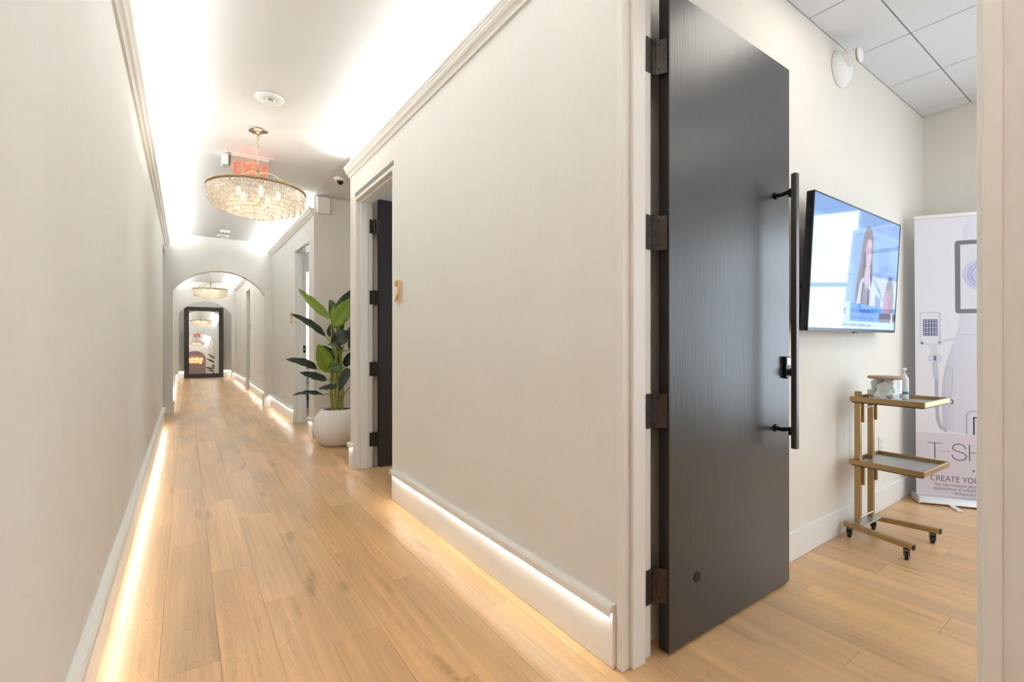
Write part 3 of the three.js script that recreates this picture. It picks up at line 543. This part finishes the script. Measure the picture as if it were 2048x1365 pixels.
// ───────────────────────── television ─────────────────────────
function screenTexture() {
  const c = document.createElement('canvas'); c.width = 1280; c.height = 720; const x = c.getContext('2d');
  const F = (col) => { x.fillStyle = col; }, poly = (col, pts) => { F(col); x.beginPath(); pts.forEach(([a, b], i) => (i ? x.lineTo(a, b) : x.moveTo(a, b))); x.closePath(); x.fill(); };
  const blob = (col, pts) => { F(col); x.beginPath(); const n = pts.length, md = (i) => [(pts[i % n][0] + pts[(i + 1) % n][0]) / 2, (pts[i % n][1] + pts[(i + 1) % n][1]) / 2]; x.moveTo(...md(0)); for (let i = 1; i <= n; i++) x.quadraticCurveTo(...pts[i % n], ...md(i)); x.fill(); };
  F('#78a6e2'); x.fillRect(0, 0, 1280, 720);
  F('#6a9bdc'); x.fillRect(0, 0, 1280, 95); F('#84b2ea'); x.fillRect(0, 95, 1280, 30); F('#8ab6ea'); x.fillRect(820, 150, 460, 330);
  blob('#7caae0', [[930, 170], [1020, 120], [1120, 160], [1130, 330], [1000, 360], [900, 300]]);
  F('#6f9fd2'); x.fillRect(820, 352, 460, 30);
  F('#c4d8f2'); x.fillRect(850, 382, 430, 190); for (let i = 0; i < 26; i++) { F(i % 3 ? '#98b6de' : '#7f98c6'); x.fillRect(865 + (i * 53) % 170, 395 + (i * 37) % 120, 14, 26); }
  poly('#7f9ccb', [[840, 470], [1000, 520], [1000, 640], [840, 640]]);
  F('#8fbaf0'); x.fillRect(0, 330, 560, 300); F('#5f92cc'); x.fillRect(0, 392, 560, 10);
  // person with long hair in a white coat
  blob('#77737f', [[700, 90], [770, 70], [820, 110], [836, 240], [826, 380], [850, 520], [800, 560], [690, 560], [600, 600], [590, 470], [640, 330], [660, 190]]);
  poly('#c9d8f0', [[600, 720], [612, 470], [690, 400], [830, 400], [905, 470], [920, 720]]);
  poly('#7e8190', [[655, 720], [690, 430], [790, 420], [770, 720]]); poly('#16307a', [[770, 720], [785, 470], [812, 470], [818, 720]]);
  poly('#c9b2c8', [[722, 330], [800, 330], [806, 400], [752, 480], [708, 400]]);
  blob('#cdb6cc', [[716, 160], [770, 130], [812, 160], [816, 260], [790, 330], [752, 346], [724, 300]]);
  blob('#6f6b78', [[700, 130], [770, 84], [826, 120], [834, 210], [800, 150], [740, 160], [712, 240], [690, 330], [640, 480], [612, 590], [598, 480], [660, 300]]);
  blob('#1d2c64', [[812, 330], [836, 300], [838, 420], [812, 470]]);
  F('#7d6a86'); x.fillRect(738, 204, 26, 7); x.fillRect(786, 206, 24, 7); F('#3d4470'); x.fillRect(744, 218, 15, 7); x.fillRect(790, 219, 14, 7); F('#bb9cba'); x.fillRect(774, 228, 5, 34); blob('#b98aa4', [[756, 290], [776, 284], [794, 290], [776, 304]]);
  blob('#c79fc0', [[640, 650], [700, 600], [760, 630], [760, 690], [660, 700]]); blob('#cfa6c2', [[800, 640], [850, 620], [870, 660], [820, 690]]);
  // listener seen from behind in profile
  blob('#8f8e96', [[1090, 400], [1160, 370], [1225, 420], [1240, 540], [1215, 640], [1130, 640], [1075, 540]]);
  blob('#b98fb2', [[1060, 470], [1110, 450], [1170, 500], [1176, 580], [1120, 640], [1072, 600], [1052, 540]]); blob('#a06f9c', [[1148, 520], [1172, 510], [1180, 570], [1152, 590]]);
  poly('#908e94', [[960, 720], [1020, 640], [1110, 600], [1230, 620], [1280, 720]]); F('#1a2152'); x.fillRect(1120, 366, 70, 16);
  x.filter = 'blur(4px)'; x.drawImage(c, 0, 0); x.filter = 'none';
  // lower third
  F('#10184a'); x.fillRect(960, 610, 320, 50); F('#7c8294'); x.fillRect(1000, 650, 240, 40);
  F('#bcdcf5'); x.fillRect(250, 560, 280, 110); poly('#4f9bf0', [[530, 560], [990, 575], [990, 672], [530, 672]]);
  F('#3d5a8c'); x.font = 'bold 52px sans-serif'; x.fillText('INSIDE', 300, 632);
  F('#1c4fb4'); x.font = 'bold 34px sans-serif'; x.fillText('PAULA', 548, 618); for (let i = 0; i < 9; i++) x.fillRect(675 + i * 19, 594 + (i % 3) * 2, 13, 24); x.fillText('PA-C', 856, 618);
  F('#2e62c2'); for (let i = 0; i < 22; i++) x.fillRect(548 + i * 17, 642 + (i % 4), i % 5 ? 12 : 4, 13);
  F('#bfe0f2'); x.fillRect(0, 672, 1280, 48); F('#7c8ca6'); for (let i = 0; i < 46; i++) if (i % 9 !== 4) x.fillRect(180 + i * 15, 688 + (i % 3), 10, 14);
  F('#e8eef6'); x.beginPath(); x.arc(1216, 620, 14, 0, 7); x.fill(); x.fillRect(1204, 636, 26, 60);
  const t = new THREE.CanvasTexture(c); t.colorSpace = THREE.SRGBColorSpace; t.flipY = true; return t;
}
const screenTex = screenTexture();
function makeTV(label, pos, turn) {
  const w = 1.256, h = w * 9 / 16, t = thing('television', label, 'television', pos);
  const tilt = new THREE.Group(); t.rotation.set(0.048, turn, 0, 'YXZ');
  mesh('casing', rb(-w / 2, w / 2, 0, h, -0.035, -0.002, 0.003), mBlackGloss, t);
  const bz = 0.008; mesh('bezel', [rb(-w / 2, w / 2, 0, 0.018, -0.006, 0.003, 0.001), rb(-w / 2, w / 2, h - bz, h, -0.006, 0.003, 0.001), rb(-w / 2, -w / 2 + bz, 0, h, -0.006, 0.003, 0.001), rb(w / 2 - bz, w / 2, 0, h, -0.006, 0.003, 0.001)], M({ color: lin(0.06, 0.065, 0.075), metalness: 0.7, roughness: 0.3 }), t);
  const sg = new THREE.PlaneGeometry(w - 2 * bz, h - 0.018 - bz).translate(0, (h + 0.018 - bz) / 2, 0.0005);
  mesh('screen', sg, MP({ color: lin(0.02, 0.02, 0.03), emissive: lin(1, 1, 1), emissiveMap: screenTex, emissiveIntensity: 0.46, roughness: 0.06, clearcoat: 0.6, clearcoatRoughness: 0.02 }), t);
  mesh('receiver_window', rb(-0.03, 0.03, -0.008, 0.002, -0.01, 0.0, 0.002), mBlack, t);
  mesh('media_box', rb(-w / 2 - 0.004, -w / 2 + 0.06, 0.0, 0.13, -0.070, -0.037, 0.004), mBlack, t);
  mesh('cable', tube([[-w / 2 + 0.03, 0.12, -0.055], [-w / 2 - 0.012, 0.16, -0.05], [-w / 2 - 0.014, 0.20, -0.048], [-w / 2 + 0.03, 0.24, -0.05]], 0.004, 20, 6), mBlack, t);
  mesh('wall_bracket', [rb(-0.2, 0.2, 0.2, 0.5, -0.068, -0.034, 0.004)], mBlack, t);
  return t;
}
makeTV('wall-mounted television showing a news interview', [2.579 + 0.628, 1.208, -1.085], 0);

// ───────────────────────── roll-up banner ─────────────────────────
function bannerTexture() {
  const K = 700, Wm = 0.80, Hm = 1.99, c = document.createElement('canvas'); c.width = Math.round(K * Wm); c.height = Math.round(K * Hm); const x = c.getContext('2d');
  const X = (m) => m * K, Y = (m) => (2.045 - m) * K;               // metres from the left edge, metres above the floor
  const path = (pts, col, curve = true) => { x.fillStyle = col; x.beginPath(); x.moveTo(X(pts[0][0]), Y(pts[0][1])); for (let i = 1; i < pts.length; i++) { if (curve && i + 1 < pts.length) { const mx = (pts[i][0] + pts[i + 1][0]) / 2, my = (pts[i][1] + pts[i + 1][1]) / 2; x.quadraticCurveTo(X(pts[i][0]), Y(pts[i][1]), X(mx), Y(my)); } else x.lineTo(X(pts[i][0]), Y(pts[i][1])); } x.closePath(); x.fill(); };
  x.fillStyle = '#e6e4ec'; x.fillRect(0, 0, c.width, c.height);
  const gr = (x0, x1, stops) => { const g = x.createLinearGradient(X(x0), 0, X(x1), 0); stops.forEach(([p, q]) => g.addColorStop(p, q)); return g; };
  path([[0.272, 1.80], [0.270, 1.93], [0.29, 1.99], [0.36, 2.03], [0.43, 2.045], [0.50, 2.03], [0.58, 1.98], [0.58, 1.80]], gr(0.27, 0.58, [[0, '#d9dae6'], [0.5, '#eeeef4'], [1, '#d4d4e2']]));
  path([[0.255, 1.36], [0.245, 1.25], [0.20, 1.10], [0.158, 0.92], [0.148, 0.78], [0.150, 0.60], [0.16, 0.50], [0.69, 0.50], [0.70, 0.60], [0.702, 0.78], [0.69, 0.92], [0.65, 1.10], [0.605, 1.25], [0.595, 1.36]], gr(0.14, 0.71, [[0, '#bcbccd'], [0.15, '#d6d4e2'], [0.5, '#dcdae6'], [0.85, '#d0cddd'], [1, '#b9b6c9']]));
  x.strokeStyle = '#b4b2c6'; x.lineWidth = 3; const line = (pts, col, w) => { x.strokeStyle = col; x.lineWidth = w; x.lineCap = 'round'; x.lineJoin = 'round'; x.beginPath(); pts.forEach(([a, b], i) => (i ? x.lineTo(X(a), Y(b)) : x.moveTo(X(a), Y(b)))); x.stroke(); };
  line([[0.235, 1.20], [0.61, 1.20]], '#c4c2d2', 3); line([[0.17, 0.98], [0.212, 0.955], [0.205, 0.80], [0.19, 0.68]], '#b3b1c4', 3); line([[0.205, 0.74], [0.212, 0.725], [0.205, 0.71]], '#5d5b70', 6);
  line([[0.285, 0.50], [0.285, 0.63], [0.295, 0.655], [0.32, 0.665], [0.55, 0.665], [0.575, 0.64], [0.575, 0.50]], '#a3a1b6', 5); line([[0.325, 0.50], [0.325, 0.62], [0.54, 0.62], [0.54, 0.50]], '#2a2936', 6);
  x.fillStyle = '#77747e'; x.beginPath(); x.roundRect(X(0.228), Y(1.865), X(0.402), X(0.515), 14); x.fill(); x.fillStyle = '#dfdee8'; x.fillRect(X(0.258), Y(1.835), X(0.342), X(0.455));
  for (const [r, col, w] of [[0.105, '#c9c9e2', 14], [0.085, '#b4b4da', 10], [0.068, '#a5a5d2', 8], [0.045, '#c2c2e4', 18]]) { x.strokeStyle = col; x.lineWidth = w; x.beginPath(); x.arc(X(0.385), Y(1.62), X(r), 0, 7); x.stroke(); }
  // hand piece and its lead
  line([[0.14, 1.145], [0.18, 1.16], [0.22, 1.17]], '#d2d2e0', 12);
  x.fillStyle = '#cfd0de'; x.beginPath(); x.roundRect(X(0.026), Y(1.365), X(0.122), X(0.235), 12); x.fill(); x.fillStyle = '#e2e2ec'; x.beginPath(); x.roundRect(X(0.034), Y(1.355), X(0.100), X(0.215), 10); x.fill();
  x.fillStyle = '#454a68'; x.fillRect(X(0.046), Y(1.31), X(0.082), X(0.118)); for (let i = 0; i < 5; i++) for (let j = 0; j < 7; j++) { x.fillStyle = j % 2 ? '#c9cfe4' : '#aab2d0'; x.beginPath(); x.arc(X(0.055 + i * 0.016), Y(1.300 - j * 0.0165), 4.6, 0, 7); x.fill(); }
  x.fillStyle = '#5c6078'; x.fillRect(X(0.034), Y(1.15), 8, 14); x.fillRect(X(0.133), Y(1.15), 8, 14);
  path([[0.062, 1.14], [0.088, 1.10], [0.092, 1.06], [0.128, 1.06], [0.126, 1.10], [0.142, 1.14]], '#d6d6e2', false); x.fillStyle = '#d4d5e2'; x.beginPath(); x.ellipse(X(0.112), Y(1.03), X(0.043), X(0.040), 0, 0, 7); x.fill(); x.fillStyle = '#6a7090'; x.fillRect(X(0.105), Y(1.05), X(0.016), X(0.045));
  line([[0.112, 1.0], [0.118, 0.93], [0.121, 0.86], [0.121, 0.70], [0.126, 0.60], [0.140, 0.545], [0.17, 0.52]], '#b0b0c6', 15); line([[0.112, 1.0], [0.118, 0.90]], '#c4c5d6', 22);
  // text field
  x.fillStyle = '#d9d2dd'; x.fillRect(0, Y(0.50), c.width, Y(0.05) - Y(0.50));
  line([[0.070, 0.428], [0.146, 0.428]], '#7c7680', 4); line([[0.108, 0.428], [0.108, 0.318]], '#4c4650', 4); line([[0.154, 0.374], [0.190, 0.374]], '#a8a6c0', 4);
  x.strokeStyle = '#4f4953'; x.lineWidth = 4; x.beginPath(); x.moveTo(X(0.278), Y(0.400)); x.bezierCurveTo(X(0.272), Y(0.438), X(0.212), Y(0.440), X(0.208), Y(0.400)); x.bezierCurveTo(X(0.206), Y(0.372), X(0.284), Y(0.380), X(0.283), Y(0.345)); x.bezierCurveTo(X(0.280), Y(0.306), X(0.208), Y(0.306), X(0.205), Y(0.350)); x.stroke();
  line([[0.300, 0.428], [0.300, 0.318]], '#4c4650', 4); line([[0.300, 0.374], [0.376, 0.374]], '#7c7680', 4); line([[0.376, 0.428], [0.376, 0.318]], '#4c4650', 4);
  x.fillStyle = '#3a343e'; x.font = 'bold 24px sans-serif'; x.fillText('×  A', X(0.312), Y(0.236));
  x.fillStyle = '#57515b'; const fit = (s, px, left, y, width) => { x.font = px + 'px sans-serif'; const k = X(width) / x.measureText(s).width; x.save(); x.translate(X(left), Y(y)); x.scale(k, 1); x.fillText(s, 0, 0); x.restore(); };
  fit('CREATE YOU', 38, 0.080, 0.160, 0.278); fit('The non-invasive device', 20, 0.102, 0.127, 0.258); fit('appearance of cellulite,', 20, 0.098, 0.100, 0.255); fit('temporary re', 20, 0.216, 0.073, 0.146);
  const t = new THREE.CanvasTexture(c); t.colorSpace = THREE.SRGBColorSpace; return t;
}
{
  const ux = 0.553, uz = 0.833, half = 0.40, b = thing('roll_up_banner', 'white and lilac roll-up banner with a device and T-SH lettering', 'banner', [4.31 + ux * half, 0, -1.089 + uz * half]);
  b.rotation.y = -Math.atan2(uz, ux);
  const mPrint = M({ color: lin(1, 1, 1), map: bannerTexture(), roughness: 0.45 });
  const pg = new THREE.BoxGeometry(0.80, 1.99, 0.0012); const uv = pg.attributes.uv; for (let i = 0; i < uv.count; i++) if (i < 16 || i >= 20) uv.setXY(i, 0.01, 0.5);
  const panel = mesh('print_panel', pg, mPrint, b); panel.position.set(0, 1.050, -0.022); panel.rotation.x = -0.016;
  mesh('top_bar', rb(-0.405, 0.405, 2.035, 2.062, -0.048, -0.030, 0.005), mAlu, b);
  const cas = new THREE.Shape(); [[-0.055, 0.010], [0.055, 0.010], [0.058, 0.016], [0.052, 0.036], [0.03, 0.052], [0.004, 0.060], [-0.025, 0.060], [-0.045, 0.052], [-0.055, 0.03]].forEach(([a, c], i) => (i ? cas.lineTo(a, c) : cas.moveTo(a, c))); cas.closePath();
  mesh('cassette', new THREE.ExtrudeGeometry(cas, { depth: 0.81, bevelEnabled: false }).translate(0, 0, -0.405).rotateY(-Math.PI / 2), mAlu, b);
  for (const s of [-1, 1]) { mesh('end_cap', rb(s * 0.405 - 0.006, s * 0.405 + 0.006, 0.006, 0.064, -0.06, 0.062, 0.004), mAlu, b); mesh('foot', rb(s * 0.22 - 0.018, s * 0.22 + 0.018, 0, 0.011, -0.10, 0.16, 0.004), mAlu, b); }
  mesh('pole', cyl(0.008, 0.008, 1.98, 12).translate(0, 1.06, -0.052), mAlu, b);
}

// ───────────────────────── cart and what stands on it ─────────────────────────
{
  const k = thing('trolley_cart', 'gold-legged rolling cart with two metal trays beside the banner', 'cart', [3.33, 0, -0.95]);
  k.rotation.y = -0.035;
  const q = (x, z) => [x - 3.33, z + 0.95];
  const Lb = q(3.185, -1.13), Lf = q(3.115, -0.79), Rb = q(3.435, -1.10), Rf = q(3.50, -0.785);
  mesh('base_rail', bar([Lb[0], 0.078, Lb[1]], [Lf[0], 0.078, Lf[1]], 0.030, 0.028), mGoldLeg, k); mesh('base_rail', bar([Rb[0], 0.078, Rb[1]], [Rf[0], 0.078, Rf[1]], 0.030, 0.028), mGoldLeg, k);
  for (const e of [Lf, Rf]) mesh('end_cap', bar([e[0], 0.078, e[1]], [e[0], 0.078, e[1] + 0.004], 0.031, 0.029), mRubber, k);
  mesh('base_plate', rb(Lb[0], Rb[0], 0.086, 0.094, -0.165, -0.085, 0.002), mTray, k);
  const ux = [q(3.213, -1.075), q(3.392, -1.075)];
  for (const [x, z] of ux) {
    mesh('upright', rb(x - 0.0145, x + 0.0145, 0.09, 0.862, z - 0.0145, z + 0.0145, 0.003), mGoldLeg, k);
    for (const y of [0.805, 0.44]) mesh('tray_slider', rb(x + 0.0145, x + 0.032, y - 0.125, y, z - 0.008, z + 0.024, 0.002), mGoldLeg, k);
    for (const y of [0.555, 0.14]) mesh('bolt', cyl(0.005, 0.005, 0.008, 10).rotateZ(Math.PI / 2).translate(x + 0.018, y, z + 0.004), mAlu, k);
  }
  for (const y of [0.765, 0.13]) mesh('cross_rod', cyl(0.004, 0.004, ux[1][0] - ux[0][0], 10).rotateZ(Math.PI / 2).translate((ux[0][0] + ux[1][0]) / 2, y, ux[0][1] + 0.012), mAlu, k);
  for (const [y, x0, x1] of [[0.805, -0.135, 0.245], [0.440, -0.145, 0.235]]) {
    const z0 = -0.145, z1 = 0.175, t = mesh('tray', rb(x0, x1, y, y + 0.006, z0, z1, 0.002), mTray, k), h = 0.030, w = 0.012;
    for (const [a, b, c, d] of [[x0 - w, x0, z0 - w, z1 + w], [x1, x1 + w, z0 - w, z1 + w], [x0, x1, z0 - w, z0], [x0, x1, z1, z1 + w]]) mesh('tray_rim', rb(a, b, y - 0.004, y + h - 0.004, c, d, 0.003), mGoldLeg, t);
    mesh('under_edge', rb(x0 - 0.004, x1 + 0.004, y - 0.010, y - 0.0035, z0 - 0.004, z1 + 0.004, 0.002), mRubber, t);
  }
  for (const [[x, z], a] of [[[Lb[0] + 0.004, Lb[1] + 0.02], 0.5], [[Lf[0] + 0.002, Lf[1] - 0.03], 0.25], [[Rf[0] - 0.006, Rf[1] - 0.03], 0.5], [[Rb[0] + 0.004, Rb[1] + 0.02], 0.2]]) {
    const w = new THREE.Group(); w.name = 'caster'; w.position.set(x, 0, z); w.rotation.y = a; k.add(w);
    mesh('wheel', [cyl(0.0225, 0.0225, 0.016, 24).rotateX(Math.PI / 2).translate(0.010, 0.0225, 0), new THREE.TorusGeometry(0.0185, 0.004, 8, 24).translate(0.010, 0.0225, 0)], mRubber, w);
    mesh('hub_cap', cyl(0.011, 0.011, 0.019, 16).rotateX(Math.PI / 2).translate(0.010, 0.0225, 0), mAlu, w);
    mesh('fork', [rb(-0.006, 0.018, 0.02, 0.058, -0.0135, -0.010, 0.001), rb(-0.006, 0.018, 0.02, 0.058, 0.010, 0.0135, 0.001), rb(-0.010, 0.020, 0.054, 0.060, -0.014, 0.014, 0.002), cyl(0.006, 0.006, 0.012, 10).translate(0, 0.062, 0)], M({ color: lin(0.05, 0.05, 0.05), metalness: 0.8, roughness: 0.3 }), w);
  }
}
{
  const j = thing('glass_jar', 'round glass jar with a wooden lid standing on the cart', 'jar', [3.335, 0.812, -0.985]);
  mesh('jar_glass', lathe([[0, 0], [0.070, 0], [0.076, 0.005], [0.078, 0.015], [0.078, 0.118], [0.075, 0.124], [0.0735, 0.124], [0.0755, 0.116], [0.0755, 0.015], [0.07, 0.006], [0, 0.005]], 40), mGlass, j);
  const lid = mesh('lid', lathe([[0, 0.122], [0.070, 0.122], [0.082, 0.125], [0.084, 0.130], [0.083, 0.136], [0.078, 0.139], [0, 0.139]], 40), M({ color: lin(0.42, 0.27, 0.17), roughness: 0.5, bumpMap: grainTex, bumpScale: 0.0003 }), j);
  const mPacket = M({ color: lin(0.93, 0.91, 0.86), roughness: 0.5 });
  const pads = [];
  for (let i = 0; i < 24; i++) {
    const a = i * 2.4, r = i % 6 ? 0.043 : 0.01, g = flat(new RoundedBoxGeometry(0.060, 0.050, 0.010, 2, 0.004)), p = g.attributes.position;
    for (let n = 0; n < p.count; n++) p.setZ(n, p.getZ(n) + 0.006 * Math.sin(p.getX(n) * 70 + i) * Math.cos(p.getY(n) * 55 + i * 2)); g.computeVertexNormals();
    g.rotateZ(rr(-0.6, 0.6)).rotateX(rr(-0.4, 0.4)).rotateY(a + 1.57).translate(r * Math.cos(a), 0.034 + Math.floor(i / 6) * 0.0215, r * Math.sin(a)); pads.push(g);
  }
  const fill = mesh('cotton_pads', merge(pads).translate(3.335, 0.812, -0.985), mPacket); tag(fill, 'white cotton pads filling the glass jar on the cart', 'cotton pads', { kind: 'stuff' });
}
{
  const p = thing('pump_bottle', 'slim white pump bottle with a teal band behind the jar', 'bottle', [3.478, 0.812, -0.935]);
  mesh('bottle_body', lathe([[0, 0], [0.019, 0], [0.021, 0.004], [0.021, 0.118], [0.016, 0.130], [0.010, 0.136], [0, 0.136]], 28), MP({ color: lin(0.86, 0.86, 0.84), roughness: 0.3, transmission: 0.15, thickness: 0 }), p);
  mesh('label_band', lathe([[0.0215, 0.030], [0.0217, 0.030], [0.0217, 0.046], [0.0215, 0.046]], 28), M({ color: lin(0.05, 0.20, 0.28), roughness: 0.5 }), p);
  mesh('pump', [cyl(0.011, 0.012, 0.016, 20).translate(0, 0.142, 0), cyl(0.004, 0.004, 0.025, 12).translate(0, 0.16, 0), rb(-0.011, 0.011, 0.170, 0.184, -0.009, 0.009, 0.004), rb(-0.030, 0.0, 0.174, 0.182, -0.005, 0.005, 0.003)], mWhite, p);
}

// ───────────────────────── potted plant ─────────────────────────
{
  const pot = thing('potted_plant', 'tall banana-leaf plant in a round white pot in the side passage', 'plant', [1.40, 0, -5.42]);
  const prof = []; for (let i = 0; i <= 30; i++) { const a = -Math.PI / 2 + 0.62 + i / 30 * (Math.PI - 1.33), r = 0.262 * Math.cos(a), y = 0.222 + 0.252 * Math.sin(a) * 1.0; prof.push([r, Math.max(0, y)]); }
  const y0 = prof[0][1]; const ps = prof.map(([r, y]) => [r, y - y0]); const topR = ps[30][0], topY = ps[30][1];
  mesh('pot', lathe([[0, 0.002], [ps[0][0] - 0.01, 0], ...ps, [topR - 0.006, topY + 0.004], [topR - 0.014, topY], [topR - 0.012, topY - 0.05], [0, topY - 0.05]], 64), mWhiteMatte, pot);
  mesh('soil', lathe([[0, topY - 0.004], [0.1, topY - 0.006], [topR - 0.013, topY - 0.014], [0, topY - 0.02]], 32), M({ color: lin(0.06, 0.042, 0.03), roughness: 1 }), pot);
  const streak = dataTex(256, 64, (x, y) => { const v = 205 + 40 * N(x * 0.35, y * 0.05, 2) + 22 * N(x * 0.08, y * 0.1, 5); return [cl(v), cl(v), cl(v)]; }, true);
  const LM = (r, g, b, rough) => MP({ color: lin(r, g, b), map: streak, roughness: rough, side: THREE.DoubleSide, transmission: 0.12, thickness: 0 });
  const mat = { fresh: LM(0.38, 0.62, 0.06, 0.4), mid: LM(0.09, 0.22, 0.055, 0.42), dark: LM(0.026, 0.058, 0.026, 0.36), blue: LM(0.05, 0.10, 0.07, 0.42) };
  const mRib = M({ color: lin(0.32, 0.42, 0.10), roughness: 0.5 }), mStalk = M({ color: lin(0.52, 0.60, 0.12), roughness: 0.5, map: streak });
  const leaves = [
    ['fresh', [-0.086, 1.406, 0.02], [-0.436, 1.725, 0.12], 0.105, [0.0, 0.55, 0.8], -0.02],
    ['dark', [-0.142, 1.205, 0.05], [-0.521, 1.459, 0.16], 0.080, [-0.1, 0.6, 0.75], 0.03],
    ['fresh', [-0.063, 1.32, 0.06], [0.13, 1.66, 0.12], 0.150, [-0.25, 0.1, 1], -0.02],
    ['dark', [0.006, 1.384, -0.08], [0.207, 1.784, -0.12], 0.135, [-0.4, 0.1, 1], 0.03],
    ['dark', [-0.094, 1.123, 0.08], [0.16, 1.24, 0.16], 0.150, [0.0, 0.55, 0.8], 0.05],
    ['mid', [0.027, 1.054, 0.10], [-0.155, 1.124, 0.2], 0.075, [0, 0.7, 0.7], 0.03],
    ['fresh', [-0.112, 0.814, 0.10], [-0.247, 1.133, 0.16], 0.150, [0.05, 0.25, 1], -0.01],
    ['dark', [-0.004, 0.921, 0.04], [-0.184, 1.116, 0.02], 0.09, [0.5, 0.3, 0.8], 0.02],
    ['dark', [-0.238, 0.855, 0.10], [-0.558, 0.979, 0.10], 0.080, [-0.1, 0.6, 0.8], 0.035],
    ['dark', [-0.143, 0.735, 0.12], [-0.441, 0.841, 0.2], 0.080, [-0.2, 0.6, 0.75], 0.0],
    ['mid', [-0.142, 0.846, 0.16], [0.004, 0.887, 0.22], 0.095, [0, 0.4, 0.9], 0.02],
    ['blue', [0.075, 0.857, 0.16], [-0.041, 0.626, 0.22], 0.080, [-0.4, 0.3, 0.9], 0.02],
    ['blue', [-0.049, 0.671, 0.16], [-0.254, 0.661, 0.22], 0.060, [-0.2, 0.65, 0.7], -0.01],
    ['dark', [-0.177, 0.572, 0.08], [-0.482, 0.595, 0.06], 0.052, [-0.1, 0.75, 0.6], 0.03],
    ['dark', [-0.08, 1.199, -0.06], [-0.023, 1.384, -0.1], 0.065, [-0.5, 0.1, 0.9], 0.01],
    ['mid', [0.107, 1.059, 0.08], [0.2, 1.185, 0.14], 0.098, [-0.2, 0.4, 0.9], 0.02],
    ['dark', [0.08, 0.86, -0.02], [0.2, 1.056, -0.05], 0.084, [-0.3, 0.3, 0.9], 0.02],
    ['dark', [0.13, 0.941, -0.1], [0.367, 0.994, -0.12], 0.112, [0, 0.7, 0.7], 0.03],
    ['fresh', [-0.03, 1.412, -0.1], [0.01, 1.585, -0.12], 0.056, [-0.6, 0.1, 0.8], 0.01],
    ['dark', [0.10, 1.15, -0.06], [0.40, 1.42, -0.02], 0.13, [-0.4, 0.6, 0.7], 0.05],
    ['mid', [0.06, 1.25, -0.10], [-0.02, 1.66, -0.28], 0.12, [-0.2, 0.3, 0.9], 0.04]];
  const stems = [[-0.088, 0.05], [-0.055, 0.085], [0.0, 0.02], [0.03, 0.06], [0.06, -0.03]];
  stems.forEach(([x, z], i) => mesh('stem', tube([[x * 0.8, topY - 0.02, z], [x * 0.95, 0.62, z], [x * 0.8 - 0.005, 0.80, z * 0.9], [x * 0.5, 1.02 + 0.06 * (i % 3), z * 0.7]], 0.017 - 0.002 * (i % 3), 20, 10), mStalk, pot));
  [[0.02, 0.56, 0.10, 0.09, 0.64, 0.12], [-0.03, 0.50, 0.11, 0.02, 0.66, 0.13]].forEach((s) => mesh('sheath', tube([[s[0], topY - 0.01, s[2]], [s[0] + 0.02, s[1], s[2]], [s[3], s[4], s[5]]], 0.006, 12, 6), mStalk, pot));
  leaves.forEach(([kind, b, t, w, nh, sag], n) => {
    const B = V(...b), T = V(...t), d = T.clone().sub(B), L = d.length(), dir = d.clone().normalize();
    const nrm = V(...nh).addScaledVector(dir, -V(...nh).dot(dir)).normalize(), side = new THREE.Vector3().crossVectors(dir, nrm).normalize();
    const nu = 22, nv = 8, pos = [], uv = [], idx = [], cen = (s) => B.clone().addScaledVector(d, s).addScaledVector(nrm, sag * 4 * s * (1 - s)).addScaledVector(V(0, -1, 0), 0.04 * L * s * s);
    for (let i = 0; i <= nu; i++) for (let j = 0; j <= nv; j++) {
      const s = i / nu, e = (j / nv) * 2 - 1, prof2 = Math.pow(Math.sin(Math.PI * Math.pow(s, 0.82)), 0.72) * (1 - 0.25 * s) + 0.012, half = w * 0.68 * prof2;
      const p = cen(s).addScaledVector(side, e * half).addScaledVector(nrm, Math.abs(e) * half * 0.42 - e * e * half * 0.30 + 0.004 * Math.sin(s * 21 + n + e * 2) * Math.abs(e));
      pos.push(p.x, p.y, p.z); uv.push(s * 2 + n * 0.37, Math.abs(e) * 0.3);
    }
    for (let i = 0; i < nu; i++) for (let j = 0; j < nv; j++) { const a = i * (nv + 1) + j, c = a + nv + 1; idx.push(a, c, a + 1, a + 1, c, c + 1); }
    const g = new THREE.BufferGeometry(); g.setAttribute('position', new THREE.Float32BufferAttribute(pos, 3)); g.setAttribute('uv', new THREE.Float32BufferAttribute(uv, 2)); g.setIndex(idx); g.computeVertexNormals();
    const lf = mesh('leaf', g, mat[kind], pot);
    mesh('midrib', tube([0, 0.25, 0.5, 0.75, 0.97].map((s) => cen(s).addScaledVector(nrm, 0.0005)), 0.0028, 14, 6), kind === 'dark' || kind === 'blue' ? mat.mid : mRib, lf);
    const st = stems[n % 5], sy = Math.min(B.y - 0.06, 1.0), root = V(st[0] * 0.8, Math.max(0.5, Math.min(sy, B.y - 0.12)), st[1] * 0.85);
    const mid = root.clone().lerp(B, 0.55).add(V(0, 0.03, 0));
    mesh('petiole', tube([root, mid, B, cen(0.06)], 0.0058, 16, 8), mRib, pot);
  });
}

// ───────────────────────── boxes glimpsed through the far doorway ─────────────────────────
[['navy', [0.12, 0.16, 0.35]], ['black', [0.05, 0.06, 0.08]], ['lilac', [0.6, 0.55, 0.7]], ['slate blue', [0.30, 0.34, 0.55]], ['white', [0.75, 0.76, 0.82]], ['dark violet', [0.2, 0.15, 0.3]]].forEach(([nm, c], i) => {
  const w = 0.26 - 0.012 * (i % 3), y = i * 0.135;
  tag(mesh('storage_box', rb(1.83 - w, 1.83 + w, y, y + 0.134, -8.86, -8.60, 0.006), M({ color: lin(...c), roughness: 0.5 })), nm + ' box in the stack glimpsed through the doorway by the plant', 'box', { group: 'stacked boxes in the far room' });
});

renderer.render(scene, camera);
